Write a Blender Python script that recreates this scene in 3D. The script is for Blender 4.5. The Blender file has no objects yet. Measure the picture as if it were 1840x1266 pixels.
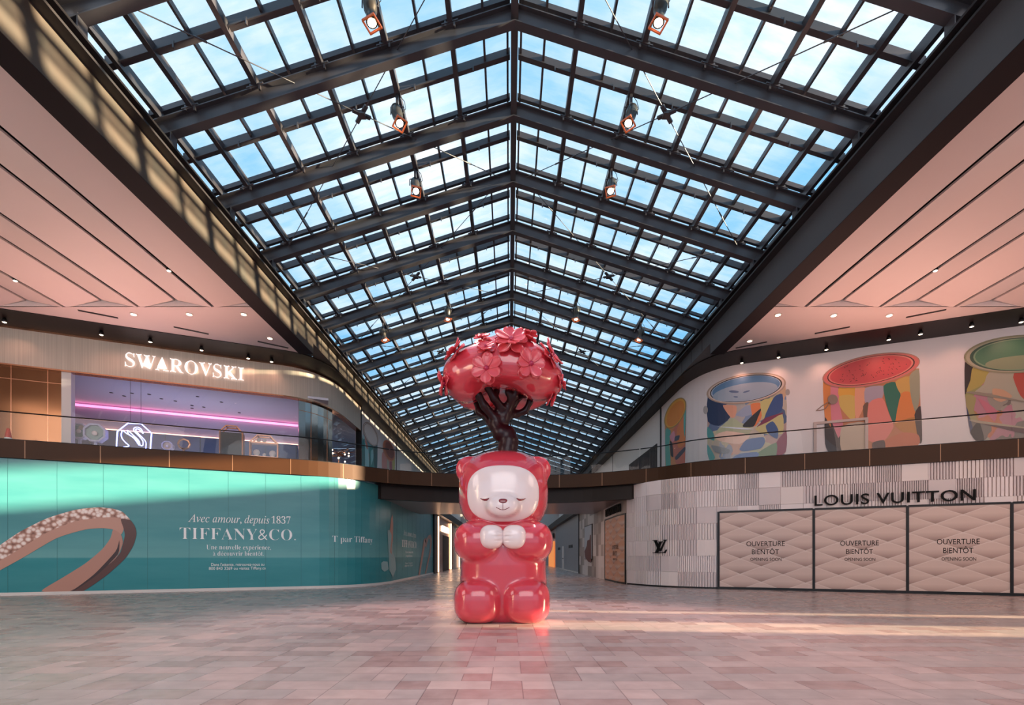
import bpy, math, random
import numpy as np
from mathutils import Vector, Matrix
R = math.radians
rnd = random.Random(7)
SC = bpy.context.scene
COL = SC.collection

# ------------------------------------------------------------------ camera, sky, sun, exposure
F, VX, VY, EYE = 862.0, 915.0, 999.0, 1.25      # focal length and vanishing point (px of 1840x1266), eye height
cam = bpy.data.objects.new('camera', bpy.data.cameras.new('camera'))
COL.objects.link(cam)
cam.location = (0, 0, EYE); cam.rotation_euler = (R(90), 0, 0)
cam.data.sensor_width = 36; cam.data.lens = F / 1840 * 36
cam.data.shift_x = (920 - VX) / 1840; cam.data.shift_y = (VY - 633) / 1840
cam.data.clip_end = 400
SC.camera = cam
SC.view_settings.view_transform = 'Standard'
SC.view_settings.look = 'None'
SC.view_settings.exposure = 0.0
SC.view_settings.gamma = 1
SC.view_settings.use_curve_mapping = False

W = bpy.data.worlds.new('sky'); SC.world = W; W.use_nodes = True
nt = W.node_tree; nt.nodes.clear()
def wn(t, **k):
    n = nt.nodes.new(t)
    for a, b in k.items(): setattr(n, a, b)
    return n
tc = wn('ShaderNodeTexCoord'); sep = wn('ShaderNodeSeparateXYZ'); nt.links.new(tc.outputs['Generated'], sep.inputs[0])
mx = wn('ShaderNodeMath', operation='MAXIMUM'); mx.inputs[1].default_value = .08; nt.links.new(sep.outputs[2], mx.inputs[0])
dv = wn('ShaderNodeVectorMath', operation='DIVIDE'); nt.links.new(tc.outputs['Generated'], dv.inputs[0])
cmb = wn('ShaderNodeCombineXYZ')
for i in range(3): nt.links.new(mx.outputs[0], cmb.inputs[i])
nt.links.new(cmb.outputs[0], dv.inputs[1])
noi = wn('ShaderNodeTexNoise'); noi.inputs['Scale'].default_value = 1.3; noi.inputs['Detail'].default_value = 6; noi.inputs['Roughness'].default_value = .55
nt.links.new(dv.outputs[0], noi.inputs['Vector'])
rmp = wn('ShaderNodeValToRGB')
rmp.color_ramp.elements[0].position = .38; rmp.color_ramp.elements[0].color = (.26, .60, .92, 1)
rmp.color_ramp.elements[1].position = .68; rmp.color_ramp.elements[1].color = (1.0, 1.04, 1.06, 1)
nt.links.new(noi.outputs['Fac'], rmp.inputs[0])
bg = wn('ShaderNodeBackground'); bg.inputs[1].default_value = 1.2
nt.links.new(rmp.outputs[0], bg.inputs[0])
wo = wn('ShaderNodeOutputWorld'); nt.links.new(bg.outputs[0], wo.inputs[0])

sun = bpy.data.objects.new('sun', bpy.data.lights.new('sun', 'SUN')); COL.objects.link(sun)
sun.data.energy = 30; sun.data.angle = R(.9); sun.data.color = (1.0, .78, .50)
SUN = Vector((-1, .115, -.143)).normalized()
sun.rotation_euler = SUN.to_track_quat('-Z', 'Y').to_euler()

def area(name, loc, aim, size, energy, color, sy=None, spread=None):
    l = bpy.data.lights.new(name, 'AREA'); l.energy = energy; l.color = color
    l.shape = 'RECTANGLE'; l.size = size; l.size_y = sy or size
    if spread: l.spread = R(spread)
    o = bpy.data.objects.new(name, l); COL.objects.link(o); o.location = loc
    o.rotation_euler = (Vector(aim) - Vector(loc)).to_track_quat('-Z', 'Y').to_euler()
    return o
# downlight rows in the side ceilings, added pink fill lamps that wash the ceilings, corridor light
for s in (-1, 1):
    area('ceiling_downlights', (s * 13.5, 4.0, 9.3), (s * 13.5, 13, 2), 9, 950, (1, .85, .80) if s < 0 else (1, .74, .62), sy=10)
    area('ceiling_wash_fill', (s * 12.2, 17.5, 5.1), (s * 12.4, 13.2, 9.5), 7, 190, (1, .54, .42), sy=.5, spread=120)
area('camera_side_fill', (0, -7, 9.5), (0, 9, 1.5), 10, 850, (1, .90, .88))  # added fill lamp behind the camera, lights the walls from the front
area('corridor_lights', (0, 26, 3.7), (0, 26, 0), 7, 120, (1, .75, .7), sy=4)

# ------------------------------------------------------------------ materials
def lin(h):
    h = h.lstrip('#'); c = [int(h[i:i + 2], 16) / 255 for i in (0, 2, 4)]
    return tuple((x / 12.92 if x <= .04045 else ((x + .055) / 1.055) ** 2.4) for x in c)
def mat(name, col, rough=.5, metal=0, emit=None, es=0, coat=0, spec=.5):
    m = bpy.data.materials.new(name); m.use_nodes = True
    b = m.node_tree.nodes['Principled BSDF']
    c = lin(col) if isinstance(col, str) else col
    b.inputs['Base Color'].default_value = (*c, 1); b.inputs['Roughness'].default_value = rough
    b.inputs['Metallic'].default_value = metal; b.inputs['Specular IOR Level'].default_value = spec
    if coat: b.inputs['Coat Weight'].default_value = coat; b.inputs['Coat Roughness'].default_value = .04
    if es:
        e = lin(emit) if isinstance(emit, str) else emit
        b.inputs['Emission Color'].default_value = (*e, 1); b.inputs['Emission Strength'].default_value = es
    return m
class NT:
    def __init__(s, m): s.t = m.node_tree; s.b = s.t.nodes['Principled BSDF']
    def n(s, t, ins=None, **k):
        x = s.t.nodes.new(t)
        for a, b in k.items(): setattr(x, a, b)
        for i, v in (ins or {}).items():
            if hasattr(v, 'is_output'): s.t.links.new(v, x.inputs[i])
            else: x.inputs[i].default_value = v
        return x
    def m(s, op, a, b=0.0, c=None):
        d = {0: a, 1: b}
        if c is not None: d[2] = c
        return s.n('ShaderNodeMath', d, operation=op).outputs[0]
    def mix(s, f, a, b, bt='MIX'):
        x = s.n('ShaderNodeMix', data_type='RGBA', blend_type=bt)
        for i, v in ((0, f), (6, a), (7, b)):
            if hasattr(v, 'is_output'): s.t.links.new(v, x.inputs[i])
            else: x.inputs[i].default_value = v if i == 0 else ((*v, 1) if len(v) == 3 else v)
        return x.outputs[2]
    def l(s, a, b): s.t.links.new(a, b)
    def obj(s): return s.n('ShaderNodeTexCoord').outputs['Object']
    def noise(s, scale, detail=3, vec=None, stretch=None):
        v = vec or s.obj()
        if stretch: v = s.n('ShaderNodeMapping', {'Vector': v, 'Scale': stretch}).outputs[0]
        return s.n('ShaderNodeTexNoise', {'Vector': v, 'Scale': scale, 'Detail': detail}).outputs['Fac']
    def ramp(s, f, stops, interp='LINEAR'):
        x = s.n('ShaderNodeValToRGB', {0: f}); cr = x.color_ramp; cr.interpolation = interp
        while len(cr.elements) < len(stops): cr.elements.new(.5)
        for e, (p, c) in zip(cr.elements, stops): e.position = p; e.color = (*(lin(c) if isinstance(c, str) else c), 1)
        return x.outputs[0]
    def base(s, v): s.l(v, s.b.inputs['Base Color'])
    def bump(s, h, st=.2, d=.02):
        x = s.n('ShaderNodeBump', {'Height': h, 'Strength': st, 'Distance': d}); s.l(x.outputs[0], s.b.inputs['Normal'])
def noisy(name, col, rough, amt=.12, scale=3, metal=0, stretch=None, **k):
    m = mat(name, col, rough, metal, **k); t = NT(m); c = lin(col) if isinstance(col, str) else col
    t.base(t.mix(t.noise(scale, 4, stretch=stretch), tuple(x * (1 - amt) for x in c), tuple(min(1, x * (1 + amt)) for x in c)))
    return m
def glass(name, tint, rough=0.0, refl=.035):
    m = bpy.data.materials.new(name); m.use_nodes = True; t = m.node_tree; t.nodes.clear()
    a = t.nodes.new('ShaderNodeBsdfTransparent'); a.inputs[0].default_value = (*tint, 1)
    g = t.nodes.new('ShaderNodeBsdfGlossy'); g.inputs['Roughness'].default_value = rough
    lw = t.nodes.new('ShaderNodeLayerWeight'); lw.inputs[0].default_value = .5
    pw = t.nodes.new('ShaderNodeMath'); pw.operation = 'POWER'; pw.inputs[1].default_value = 5; t.links.new(lw.outputs['Facing'], pw.inputs[0])
    f = t.nodes.new('ShaderNodeMath'); f.operation = 'MULTIPLY_ADD'; f.inputs[1].default_value = .92; f.inputs[2].default_value = refl; t.links.new(pw.outputs[0], f.inputs[0])
    x = t.nodes.new('ShaderNodeMixShader'); o = t.nodes.new('ShaderNodeOutputMaterial')
    t.links.new(f.outputs[0], x.inputs[0]); t.links.new(a.outputs[0], x.inputs[1]); t.links.new(g.outputs[0], x.inputs[2]); t.links.new(x.outputs[0], o.inputs[0])
    return m, t, a
M = {}
M['steel'] = noisy('dark_bronze_steel', '#48454a', .42, .15, 2, metal=.2)
M['face'] = noisy('beam_cladding', '#4a4038', .6, .1, 1.2)
M['face_dark'] = noisy('beam_cladding_grey', '#4a4a4e', .5, .1, 1.2)
M['channel'] = mat('dark_channel', '#2a2527', .5)
M['soffit'] = noisy('dark_soffit_paint', '#1a0f0d', .5, .1, 2, spec=.3)
M['beam_under'] = mat('beam_underside', '#1a1014', .7, spec=.2)
M['ceil'] = noisy('ceiling_paint', '#d8c6c2', .55, .03, 1)
M['black'] = mat('black_gap', '#0c0a0a', .6)
M['bronze'] = noisy('bronze_fascia', '#3c220d', .5, .12, 1.5, metal=.1, spec=.25, stretch=(1, 1, .4))
M['white'] = noisy('white_wall', '#dad4d2', .5, .02, .6, stretch=(6, 6, .1))
M['grey_wall'] = noisy('grey_hoarding', '#8d8e94', .35, .08, 3, stretch=(8, 8, .2))
M['ink'] = mat('black_lettering', '#0c0908', .6, spec=.15)
M['letter_white'] = mat('white_lettering', '#f2f4f2', .5)
M['glow'] = mat('lamp_glow', '#ffffff', .5, emit='#ffe2c0', es=9)
M['warm_strip'] = mat('warm_light_strip', '#ffffff', .5, emit='#ffc79a', es=5)
M['gold'] = mat('rose_gold_metal', '#c99070', .25, 1)
M['baseboard'] = mat('pale_skirting', '#d8d2cc', .4)
M['frame_black'] = mat('black_metal_frame', '#151112', .45, .3)

# floor tiles, 0.303 m modules of random widths
m = mat('stone_tiles', '#b09a98', .34); t = NT(m)
sp = t.n('ShaderNodeSeparateXYZ', {0: t.obj()})
MOD = .3034
x = t.m('DIVIDE', t.m('ADD', sp.outputs[0], .178 + 60 * MOD), MOD); y = t.m('DIVIDE', t.m('ADD', sp.outputs[1], 60 * MOD - 4.206 + 14 * MOD), MOD)
def cells(w):
    row = t.m('FLOOR', y); sh = t.m('MULTIPLY', t.m('FLOOR', t.m('MULTIPLY', t.n('ShaderNodeTexWhiteNoise', {'W': row}, noise_dimensions='1D').outputs[0], w)), 1.0)
    px = t.m('DIVIDE', t.m('ADD', x, sh), w); return row, px
row = t.m('FLOOR', y)
r2 = t.m('FLOOR', t.m('DIVIDE', y, 2.0))
_, p4 = cells(3.0)
idp = t.m('FLOOR', p4)
wnz = t.n('ShaderNodeTexWhiteNoise', {'Vector': t.n('ShaderNodeCombineXYZ', {0: idp, 1: row}).outputs[0]}, noise_dimensions='2D').outputs[0]
sp1 = t.m('ADD', .333, t.m('MULTIPLY', t.m('GREATER_THAN', wnz, .5), .3333))       # tile joint at one or two modules
fx = t.m('FRACT', p4); second = t.m('GREATER_THAN', fx, sp1)
tid = t.n('ShaderNodeCombineXYZ', {0: t.m('ADD', t.m('MULTIPLY', idp, 2.0), second), 1: row}).outputs[0]
cn = t.n('ShaderNodeTexWhiteNoise', {'Vector': tid}, noise_dimensions='2D').outputs[0]
def near(v, w): return t.m('LESS_THAN', t.m('MULTIPLY', t.m('ABSOLUTE', v), w), .016)
j1 = near(t.m('SUBTRACT', fx, sp1), 3.0); j2 = near(t.m('MINIMUM', fx, t.m('SUBTRACT', 1.0, fx)), 3.0)
fy = t.m('FRACT', y); j3 = near(t.m('MINIMUM', fy, t.m('SUBTRACT', 1.0, fy)), 1.0)
joint = t.m('MAXIMUM', t.m('MAXIMUM', j1, j2), j3)
colr = t.ramp(cn, [(0, '#a08680'), (.28, '#aa9a95'), (.55, '#a29792'), (.78, '#b3a099'), (1, '#98837e')], 'CONSTANT')
colr = t.mix(.25, colr, t.ramp(t.noise(5, 5), [(.3, '#8d7773'), (.7, '#d0bcb6')]))
t.base(t.mix(t.m('MULTIPLY', joint, .6), colr, lin('#584643')))
rg = t.m('ADD', .22, t.m('MULTIPLY', cn, .16)); t.l(rg, t.b.inputs['Roughness'])
M['floor'] = m

# teal print: darker sea band below eye level, soft pale upper field
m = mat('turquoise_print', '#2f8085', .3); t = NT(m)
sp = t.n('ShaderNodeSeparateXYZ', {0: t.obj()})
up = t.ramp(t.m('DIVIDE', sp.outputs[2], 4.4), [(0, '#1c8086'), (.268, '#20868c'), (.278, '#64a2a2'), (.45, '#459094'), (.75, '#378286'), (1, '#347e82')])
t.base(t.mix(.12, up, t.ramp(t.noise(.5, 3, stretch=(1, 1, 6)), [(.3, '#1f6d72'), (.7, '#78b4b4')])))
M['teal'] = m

# fine vertical weave for the shop header
m = mat('ribbed_header', '#c8b8a8', .42, .1); t = NT(m)
t.base(t.mix(t.noise(1.0, 2, stretch=(60, 60, .3)), lin('#a89a8c'), lin('#ddcfc0')))
M['header'] = m
for nm, c, ro in (('mirror_bronze', '#8a6246', .16), ('mirror_steel', '#b9b2ac', .14)):
    m = mat(nm, c, ro, 1); t = NT(m); t.bump(t.noise(.5, 1, stretch=(.5, .5, 1.6)), .12, .2); M[nm] = m

# quilted print: pillow diamonds shaded top to bottom as printed
def quilt(name, hi, lo, seam):
    m = mat(name, hi, .45); t = NT(m); uv = t.n('ShaderNodeUVMap').outputs[0]; sp = t.n('ShaderNodeSeparateXYZ', {0: uv})
    a = t.m('FRACT', t.m('ADD', t.m('DIVIDE', sp.outputs[0], 1.42), t.m('DIVIDE', sp.outputs[1], .58)))
    b = t.m('FRACT', t.m('SUBTRACT', t.m('DIVIDE', sp.outputs[1], .58), t.m('DIVIDE', sp.outputs[0], 1.42)))
    v = t.m('MULTIPLY', t.m('ADD', a, b), .5)
    c = t.ramp(v, [(0, lo), (.3, '#bfa094'), (.55, hi), (.9, hi), (1, '#e0cbc2')])
    e = t.m('MINIMUM', t.m('MINIMUM', a, t.m('SUBTRACT', 1.0, a)), t.m('MINIMUM', b, t.m('SUBTRACT', 1.0, b)))
    t.base(t.mix(t.m('MULTIPLY', t.m('LESS_THAN', e, .022), .8), c, lin(seam)))
    return m
M['quilt'] = quilt('quilted_print', '#d2b6aa', '#96776c', '#dcc6bc')
M['quilt_warm_lit'] = quilt('quilted_print_warm_lit', '#c08a6e', '#8c5a44', '#b27c62')  # same print with orange light put into its colours
for i, c in enumerate(('#e6d6d2', '#dccac6', '#d0bfbc', '#e0cfc9')): M['clad%d' % i] = noisy('ribbed_cladding_%s' % 'abcd'[i], c, .4, .03, 2)
for i, c in enumerate(('#cbbdb6', '#8c7c74', '#a3948c', '#d6c9c4')): M['chk%d' % i] = noisy('checked_cladding_%s' % 'abcd'[i], c, .4, .05, 2)

# lacquers of the sculpture
M['red'] = mat('coral_red_lacquer', (.66, .050, .075), .16, coat=.9)
M['petal'] = mat('petal_lacquer', (.74, .075, .095), .28, coat=.4)
M['petal_heart'] = mat('flower_heart_lacquer', (.45, .012, .07), .3, coat=.5)
M['face_white'] = mat('blush_white_lacquer', '#f4dedb', .2, coat=.8)
M['maroon'] = mat('maroon_paint', (.22, .005, .015), .25, coat=.6)
M['trunk'] = mat('dark_maroon_trunk', (.022, .002, .004), .36, coat=.12, spec=.25)

# roof glass: clear with cloudy streaks
m, tt, tr = glass('roof_glass', (1, 1, 1), .05)
g = tt.nodes.new('ShaderNodeTexNoise'); g.inputs['Scale'].default_value = 1.1; g.inputs['Detail'].default_value = 5
mp = tt.nodes.new('ShaderNodeMapping'); mp.inputs['Scale'].default_value = (1.0, 3.2, 1)
tc_ = tt.nodes.new('ShaderNodeTexCoord'); tt.links.new(tc_.outputs['Object'], mp.inputs[0]); tt.links.new(mp.outputs[0], g.inputs['Vector'])
rr = tt.nodes.new('ShaderNodeValToRGB'); rr.color_ramp.elements[0].position = .35; rr.color_ramp.elements[0].color = (.74, .90, .97, 1)
rr.color_ramp.elements[1].position = .6; rr.color_ramp.elements[1].color = (.96, .98, 1, 1)
tt.links.new(g.outputs['Fac'], rr.inputs[0]); tt.links.new(rr.outputs[0], tr.inputs[0])
M['roof_glass'] = m
M['rail_glass'] = glass('balustrade_glass', (.93, .95, .94), refl=.02)[0]
M['shop_glass'] = glass('shopfront_glass', (.90, .92, .96), refl=.025)[0]

# ------------------------------------------------------------------ mesh helpers
class MB:
    def __init__(s): s.v = []; s.f = []; s.mi = []; s.uv = []
    def add(s, vs, fs, mi=0):
        o = len(s.v); s.v += [tuple(p) for p in vs]; s.f += [[i + o for i in f] for f in fs]; s.mi += [mi] * len(fs)
    def box(s, x0, x1, y0, y1, z0, z1, mi=0, fn=None):
        vs = [(x, y, z) for z in (z0, z1) for x, y in ((x0, y0), (x1, y0), (x1, y1), (x0, y1))]
        if fn: vs = [fn(*p) for p in vs]
        s.add(vs, [(0, 3, 2, 1), (4, 5, 6, 7), (0, 1, 5, 4), (1, 2, 6, 5), (2, 3, 7, 6), (3, 0, 4, 7)], mi)
    def bar(s, a, b, w, h, mi=0, up=(0, 0, 1)):
        a = Vector(a); b = Vector(b); d = (b - a).normalized(); x = d.cross(Vector(up))
        x = Vector((1, 0, 0)) if x.length < 1e-5 else x.normalized(); z = x.cross(d)
        vs = [p + x * i * w / 2 + z * j * h / 2 for p in (a, b) for i, j in ((-1, -1), (1, -1), (1, 1), (-1, 1))]
        s.add(vs, [(0, 1, 2, 3), (7, 6, 5, 4), (0, 4, 5, 1), (1, 5, 6, 2), (2, 6, 7, 3), (3, 7, 4, 0)], mi)
    def tube(s, pts, r, n=8, mi=0, caps=True, closed=False):
        pts = [Vector(p) for p in pts]; N = len(pts); rs = r if isinstance(r, (list, tuple)) else [r] * N
        o = len(s.v); ref = None
        for i, p in enumerate(pts):
            a = pts[(i - 1) % N] if closed or i else p; b = pts[(i + 1) % N] if closed or i < N - 1 else p
            d = (b - a).normalized()
            if ref is None: ref = Vector((0, 0, 1)) if abs(d.z) < .9 else Vector((1, 0, 0))
            x = d.cross(ref).normalized(); ref = x.cross(d).normalized()
            for k in range(n):
                c = 2 * math.pi * k / n; s.v.append(tuple(p + (x * math.cos(c) + ref * math.sin(c)) * rs[i]))
        for i in range(N if closed else N - 1):
            for k in range(n):
                A = o + i * n; B = o + ((i + 1) % N) * n
                s.f.append([A + k, A + (k + 1) % n, B + (k + 1) % n, B + k]); s.mi.append(mi)
        if caps and not closed:
            s.f.append([o + k for k in range(n)][::-1]); s.f.append([o + (N - 1) * n + k for k in range(n)]); s.mi += [mi, mi]
    def lathe(s, prof, n=20, mi=0, fn=None):
        vs = [(r * math.cos(2 * math.pi * k / n), r * math.sin(2 * math.pi * k / n), z) for r, z in prof for k in range(n)]
        if fn: vs = [fn(*p) for p in vs]
        fs = [(i * n + k, i * n + (k + 1) % n, (i + 1) * n + (k + 1) % n, (i + 1) * n + k) for i in range(len(prof) - 1) for k in range(n)]
        fs += [tuple(range(n))[::-1], tuple((len(prof) - 1) * n + k for k in range(n))]
        s.add(vs, fs, mi)
    def build(s, name, mats, parent=None, smooth=False, uvs=None):
        me = bpy.data.meshes.new(name); me.from_pydata(s.v, [], s.f)
        for q in (mats if isinstance(mats, (list, tuple)) else [mats]): me.materials.append(M[q] if isinstance(q, str) else q)
        me.polygons.foreach_set('material_index', s.mi)
        if smooth: me.polygons.foreach_set('use_smooth', [True] * len(s.f))
        if uvs:
            l = me.uv_layers.new(name='UVMap')
            for lp in me.loops: l.data[lp.index].uv = uvs[lp.vertex_index]
        me.update(); o = bpy.data.objects.new(name, me); COL.objects.link(o)
        if parent: o.parent = parent
        return o
def tag(o, label, cat, group=None, kind=None):
    o['label'] = label; o['category'] = cat
    if group: o['group'] = group
    if kind: o['kind'] = kind
    return o
def empty(name, loc, rz=0):
    o = bpy.data.objects.new(name, None); COL.objects.link(o); o.location = loc; o.rotation_euler = (0, 0, rz); o.empty_display_size = .2; return o
def struct(o): o['kind'] = 'structure'; return o
def dup(root, loc, rot=None, label=None):
    def cp(o, par):
        c = o.copy(); COL.objects.link(c)
        if par: c.parent = par
        for ch in [q for q in bpy.data.objects if q.parent == o]: cp(ch, c)
        return c
    r = cp(root, None); r.location = loc
    if rot: r.rotation_euler = rot
    if label: r['label'] = label
    return r
def kids_local(root):                       # parts were modelled in world space: make them local to the root
    bpy.context.view_layer.update(); mw = root.matrix_world.inverted()
    for ch in [q for q in bpy.data.objects if q.parent == root]:
        ch.matrix_parent_inverse = mw

class Path:
    """plan line of a wall, running left to right in the view; the viewer's side is (ty, -tx)"""
    def __init__(s, pts):
        s.p = [Vector(q) for q in pts]; s.c = [0]
        for a, b in zip(s.p, s.p[1:]): s.c.append(s.c[-1] + (b - a).length)
        s.L = s.c[-1]
    def at(s, u, off=0):
        i = 0
        while i < len(s.p) - 2 and u > s.c[i + 1]: i += 1
        a, b = s.p[i], s.p[i + 1]; t = (b - a).normalized(); q = a + t * (u - s.c[i])
        def vt(j):
            if j <= 0 or j >= len(s.p) - 1: return t
            return ((s.p[j] - s.p[j - 1]).normalized() + (s.p[j + 1] - s.p[j]).normalized()).normalized()
        w = (u - s.c[i]) / max(1e-6, s.c[i + 1] - s.c[i]); w = min(1, max(0, w))
        tt_ = (vt(i) * (1 - w) + vt(i + 1) * w)
        if (b - a).length > 4: tt_ = t
        tt_ = tt_.normalized()
        return Vector((q.x + tt_.y * off, q.y - tt_.x * off)), tt_
    def P(s, u, z, off=0):
        q, _ = s.at(u, off); return (q.x, q.y, z)
    def ucol(s, px):
        k = (px - VX) / F; best = None
        for i, (a, b) in enumerate(zip(s.p, s.p[1:])):
            fa, fb = a.x - k * a.y, b.x - k * b.y
            if fa * fb <= 0 and fa != fb and max(a.y, b.y) > 0:
                w = fa / (fa - fb); u = s.c[i] + w * (s.c[i + 1] - s.c[i]); yy = a.y + w * (b.y - a.y)
                if yy > 0 and (best is None or yy < best[1]): best = (u, yy)
        if best is None: best = (s.L, s.p[-1].y) if k > 0 else (0, s.p[0].y)
        return best
    def pix(s, px, py):
        u, y = s.ucol(px); return u, EYE + (VY - py) * y / F
    def us(s, u0, u1, step=None):
        r = [u0] + [c for c in s.c if u0 + 1e-4 < c < u1 - 1e-4] + [u1]
        if step:
            q = []
            for a, b in zip(r, r[1:]):
                n = max(1, math.ceil((b - a) / step)); q += [a + (b - a) * k / n for k in range(n)]
            r = q + [u1]
        return r
def strip(mb, path, u0, u1, z0, z1, off, th, mi=0):
    us = path.us(u0, u1); n = len(us); vs = []
    for u in us:
        vs += [path.P(u, z0, off), path.P(u, z1, off), path.P(u, z1, off - th), path.P(u, z0, off - th)]
    fs = []
    for i in range(n - 1):
        a, b = 4 * i, 4 * i + 4
        fs += [(a, b, b + 1, a + 1), (a + 1, b + 1, b + 2, a + 2), (a + 2, b + 2, b + 3, a + 3), (a + 3, b + 3, b, a)]
    fs += [(0, 1, 2, 3), (4 * n - 1, 4 * n - 2, 4 * n - 3, 4 * n - 4)]
    mb.add(vs, fs, mi)
def quad(A, C, B, n=10):
    return [((1 - t) ** 2 * A[0] + 2 * t * (1 - t) * C[0] + t * t * B[0], (1 - t) ** 2 * A[1] + 2 * t * (1 - t) * C[1] + t * t * B[1]) for t in [k / n for k in range(n + 1)]]
XE, YE, XER = 27.0, 82.0, 19.6
def wallpath(side, y0, A, C, B, xe=None):
    xe = xe or XE
    pts = [(xe, y0 - .41 * (xe - 7.3))] + quad(A, C, B) + [(B[0], YE)]
    return Path([(-x, y) for x, y in pts]) if side < 0 else Path(pts[::-1])
LOWL = wallpath(-1, 18.75, (7.4, 18.71), (5.75, 19.4), (5.5, 22.3))
LOWR = wallpath(1, 18.75, (7.6, 18.63), (5.35, 19.5), (5.12, 22.6), XER)
UPL = wallpath(-1, 21.6, (9.7, 20.62), (8.3, 21.2), (8.25, 23.6))
UPR = wallpath(1, 21.6, (9.9, 20.53), (8.5, 21.1), (8.4, 23.6), 19.0)
SOL = wallpath(-1, 19.85, (8.9, 19.19), (7.7, 19.7), (7.62, 22))
SOR = wallpath(1, 19.85, (9.1, 19.11), (7.9, 19.6), (7.82, 22), 19.0)
def catmull(p, n=6):
    p = [Vector(q) for q in p]; out = []
    for i in range(1, len(p) - 2):
        a, b, c, d = p[i - 1:i + 3]
        for k in range(n):
            t = k / n; out.append(.5 * ((2 * b) + (c - a) * t + (2 * a - 5 * b + 4 * c - d) * t * t + (3 * b - a - 3 * c + d) * t ** 3))
    return out + [p[-2]]
yl = lambda X: 18.75 - .41 * (abs(X) - 7.3) - .1
fp = catmull([(-12, yl(12)), (-9, yl(9)), (-7.1, yl(7.1) + .12), (-4.7, 20.75), (-2, 21.65), (.6, 21.9), (3.2, 21.6), (5.9, 20.2), (7.3, 18.85), (9, yl(9)), (12, yl(12))])
FAS = Path([(-XE, yl(XE))] + [(q.x, q.y) for q in fp] + [(XER, yl(XER))])
Z_FB, Z_FT, Z_RAIL = 4.37, 4.94, 5.83

# ------------------------------------------------------------------ setting: floor, lower and upper walls
b = MB(); b.box(-XE, XE, -16, YE, -.2, 0); struct(b.build('floor', 'floor'))
b = MB(); strip(b, LOWR, 0, LOWR.L, 0, Z_FB, -.12, .25); struct(b.build('wall_right', 'clad2'))
b = MB(); strip(b, LOWL, 0, LOWL.L, 0, Z_FB, -.03, .25); struct(b.build('wall_left', 'grey_wall'))
b = MB(); b.box(-9, 9, YE - .3, YE, 0, 10); struct(b.build('wall_back', 'white'))
b = MB(); b.box(-XE - .3, -XE, -16, 12, 0, 10); struct(b.build('wall_left_end', 'white'))
# right end wall with a clerestory slot and two low slots that let the low sun in
XW = 20.0
b = MB()
b.box(XW, XW + .3, -16, 22, 9.18, 12); b.box(XW, XW + .3, -16, 22, 3.0, 7.93); b.box(XW, XW + .3, -16, 8, 7.93, 9.18)
ys = [-16, 6.0, 7.2, 8.55, 9.0, 22]
for i in (0, 2, 4): b.box(XW, XW + .3, ys[i], ys[i + 1], 0, 3.0)
for i in (1, 3): b.box(XW, XW + .3, ys[i], ys[i + 1], 0, .6)
struct(b.build('wall_right_end', 'white'))

# storey slab, fascia
b = MB(); strip(b, FAS, 0, FAS.L, Z_FB, Z_FT, 0, .12)
fascia = struct(b.build('trim_1', 'bronze'))
b = MB()
u = 0.9
while u < FAS.L:
    b.add([FAS.P(u - .012, Z_FB, .004), FAS.P(u + .012, Z_FB, .004), FAS.P(u + .012, Z_FT, .004), FAS.P(u - .012, Z_FT, .004)], [(0, 1, 2, 3)])
    u += 1.93
M['seam'] = mat('fascia_seam', '#8a6448', .4, .3)
struct(b.build('trim_seam', 'seam', fascia))
def fill(name, pa, pb, z0, z1, m):
    """slab between two plan lines that run the same way"""
    b = MB(); N = 80; v0, v1 = [], []
    for k in range(N + 1):
        v0.append(pa.at(pa.L * k / N)[0]); v1.append(pb.at(pb.L * k / N)[0])
    vs = [(p.x, p.y, z) for z in (z0, z1) for row_ in (v0, v1) for p in row_]
    n = N + 1; fs = []
    for k in range(N):
        fs += [(k, n + k, n + k + 1, k + 1), (2 * n + k, 2 * n + k + 1, 3 * n + k + 1, 3 * n + k), (k, k + 1, 2 * n + k + 1, 2 * n + k), (n + k, 3 * n + k, 3 * n + k + 1, n + k + 1)]
    b.add(vs, fs); return struct(b.build(name, m))
def sub(path, u0, u1):
    return Path([tuple(path.at(u0)[0])] + [tuple(p) for p, c in zip(path.p, path.c) if u0 < c < u1] + [tuple(path.at(u1)[0])])
uA = FAS.ucol(700)[0]; uB = FAS.ucol(1150)[0]
# upper floor: bridge (back to Y=29), wings beyond the fascia and walkways along the corridor
def polyslab(name, pts, z0, z1, m):
    b = MB(); n = len(pts); b.add([(x, y, z) for z in (z0, z1) for x, y in pts], [tuple(range(n))[::-1], tuple(range(n, 2 * n))] + [(i, (i + 1) % n, n + (i + 1) % n, n + i) for i in range(n)])
    return struct(b.build(name, m))
M['soffit_panel'] = noisy('soffit_metal_panels', '#8a7674', .3, .1, 1.5, metal=.3)
fpts = [tuple(FAS.at(FAS.L * k / 120, -.13)[0]) for k in range(121)]
polyslab('floor_upper', [p for p in fpts] + [(XER, 29), (-XE, 29)], Z_FB + .06, Z_FT - .03, 'soffit')
for s, xx in ((-1, -5.5), (1, 5.12)):
    b = MB(); b.box(min(xx - s * .35, s * 8.5), max(xx - s * .35, s * 8.5), 29, YE, Z_FB, Z_FT); struct(b.build('floor_upper_walkway', 'soffit'))
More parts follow.
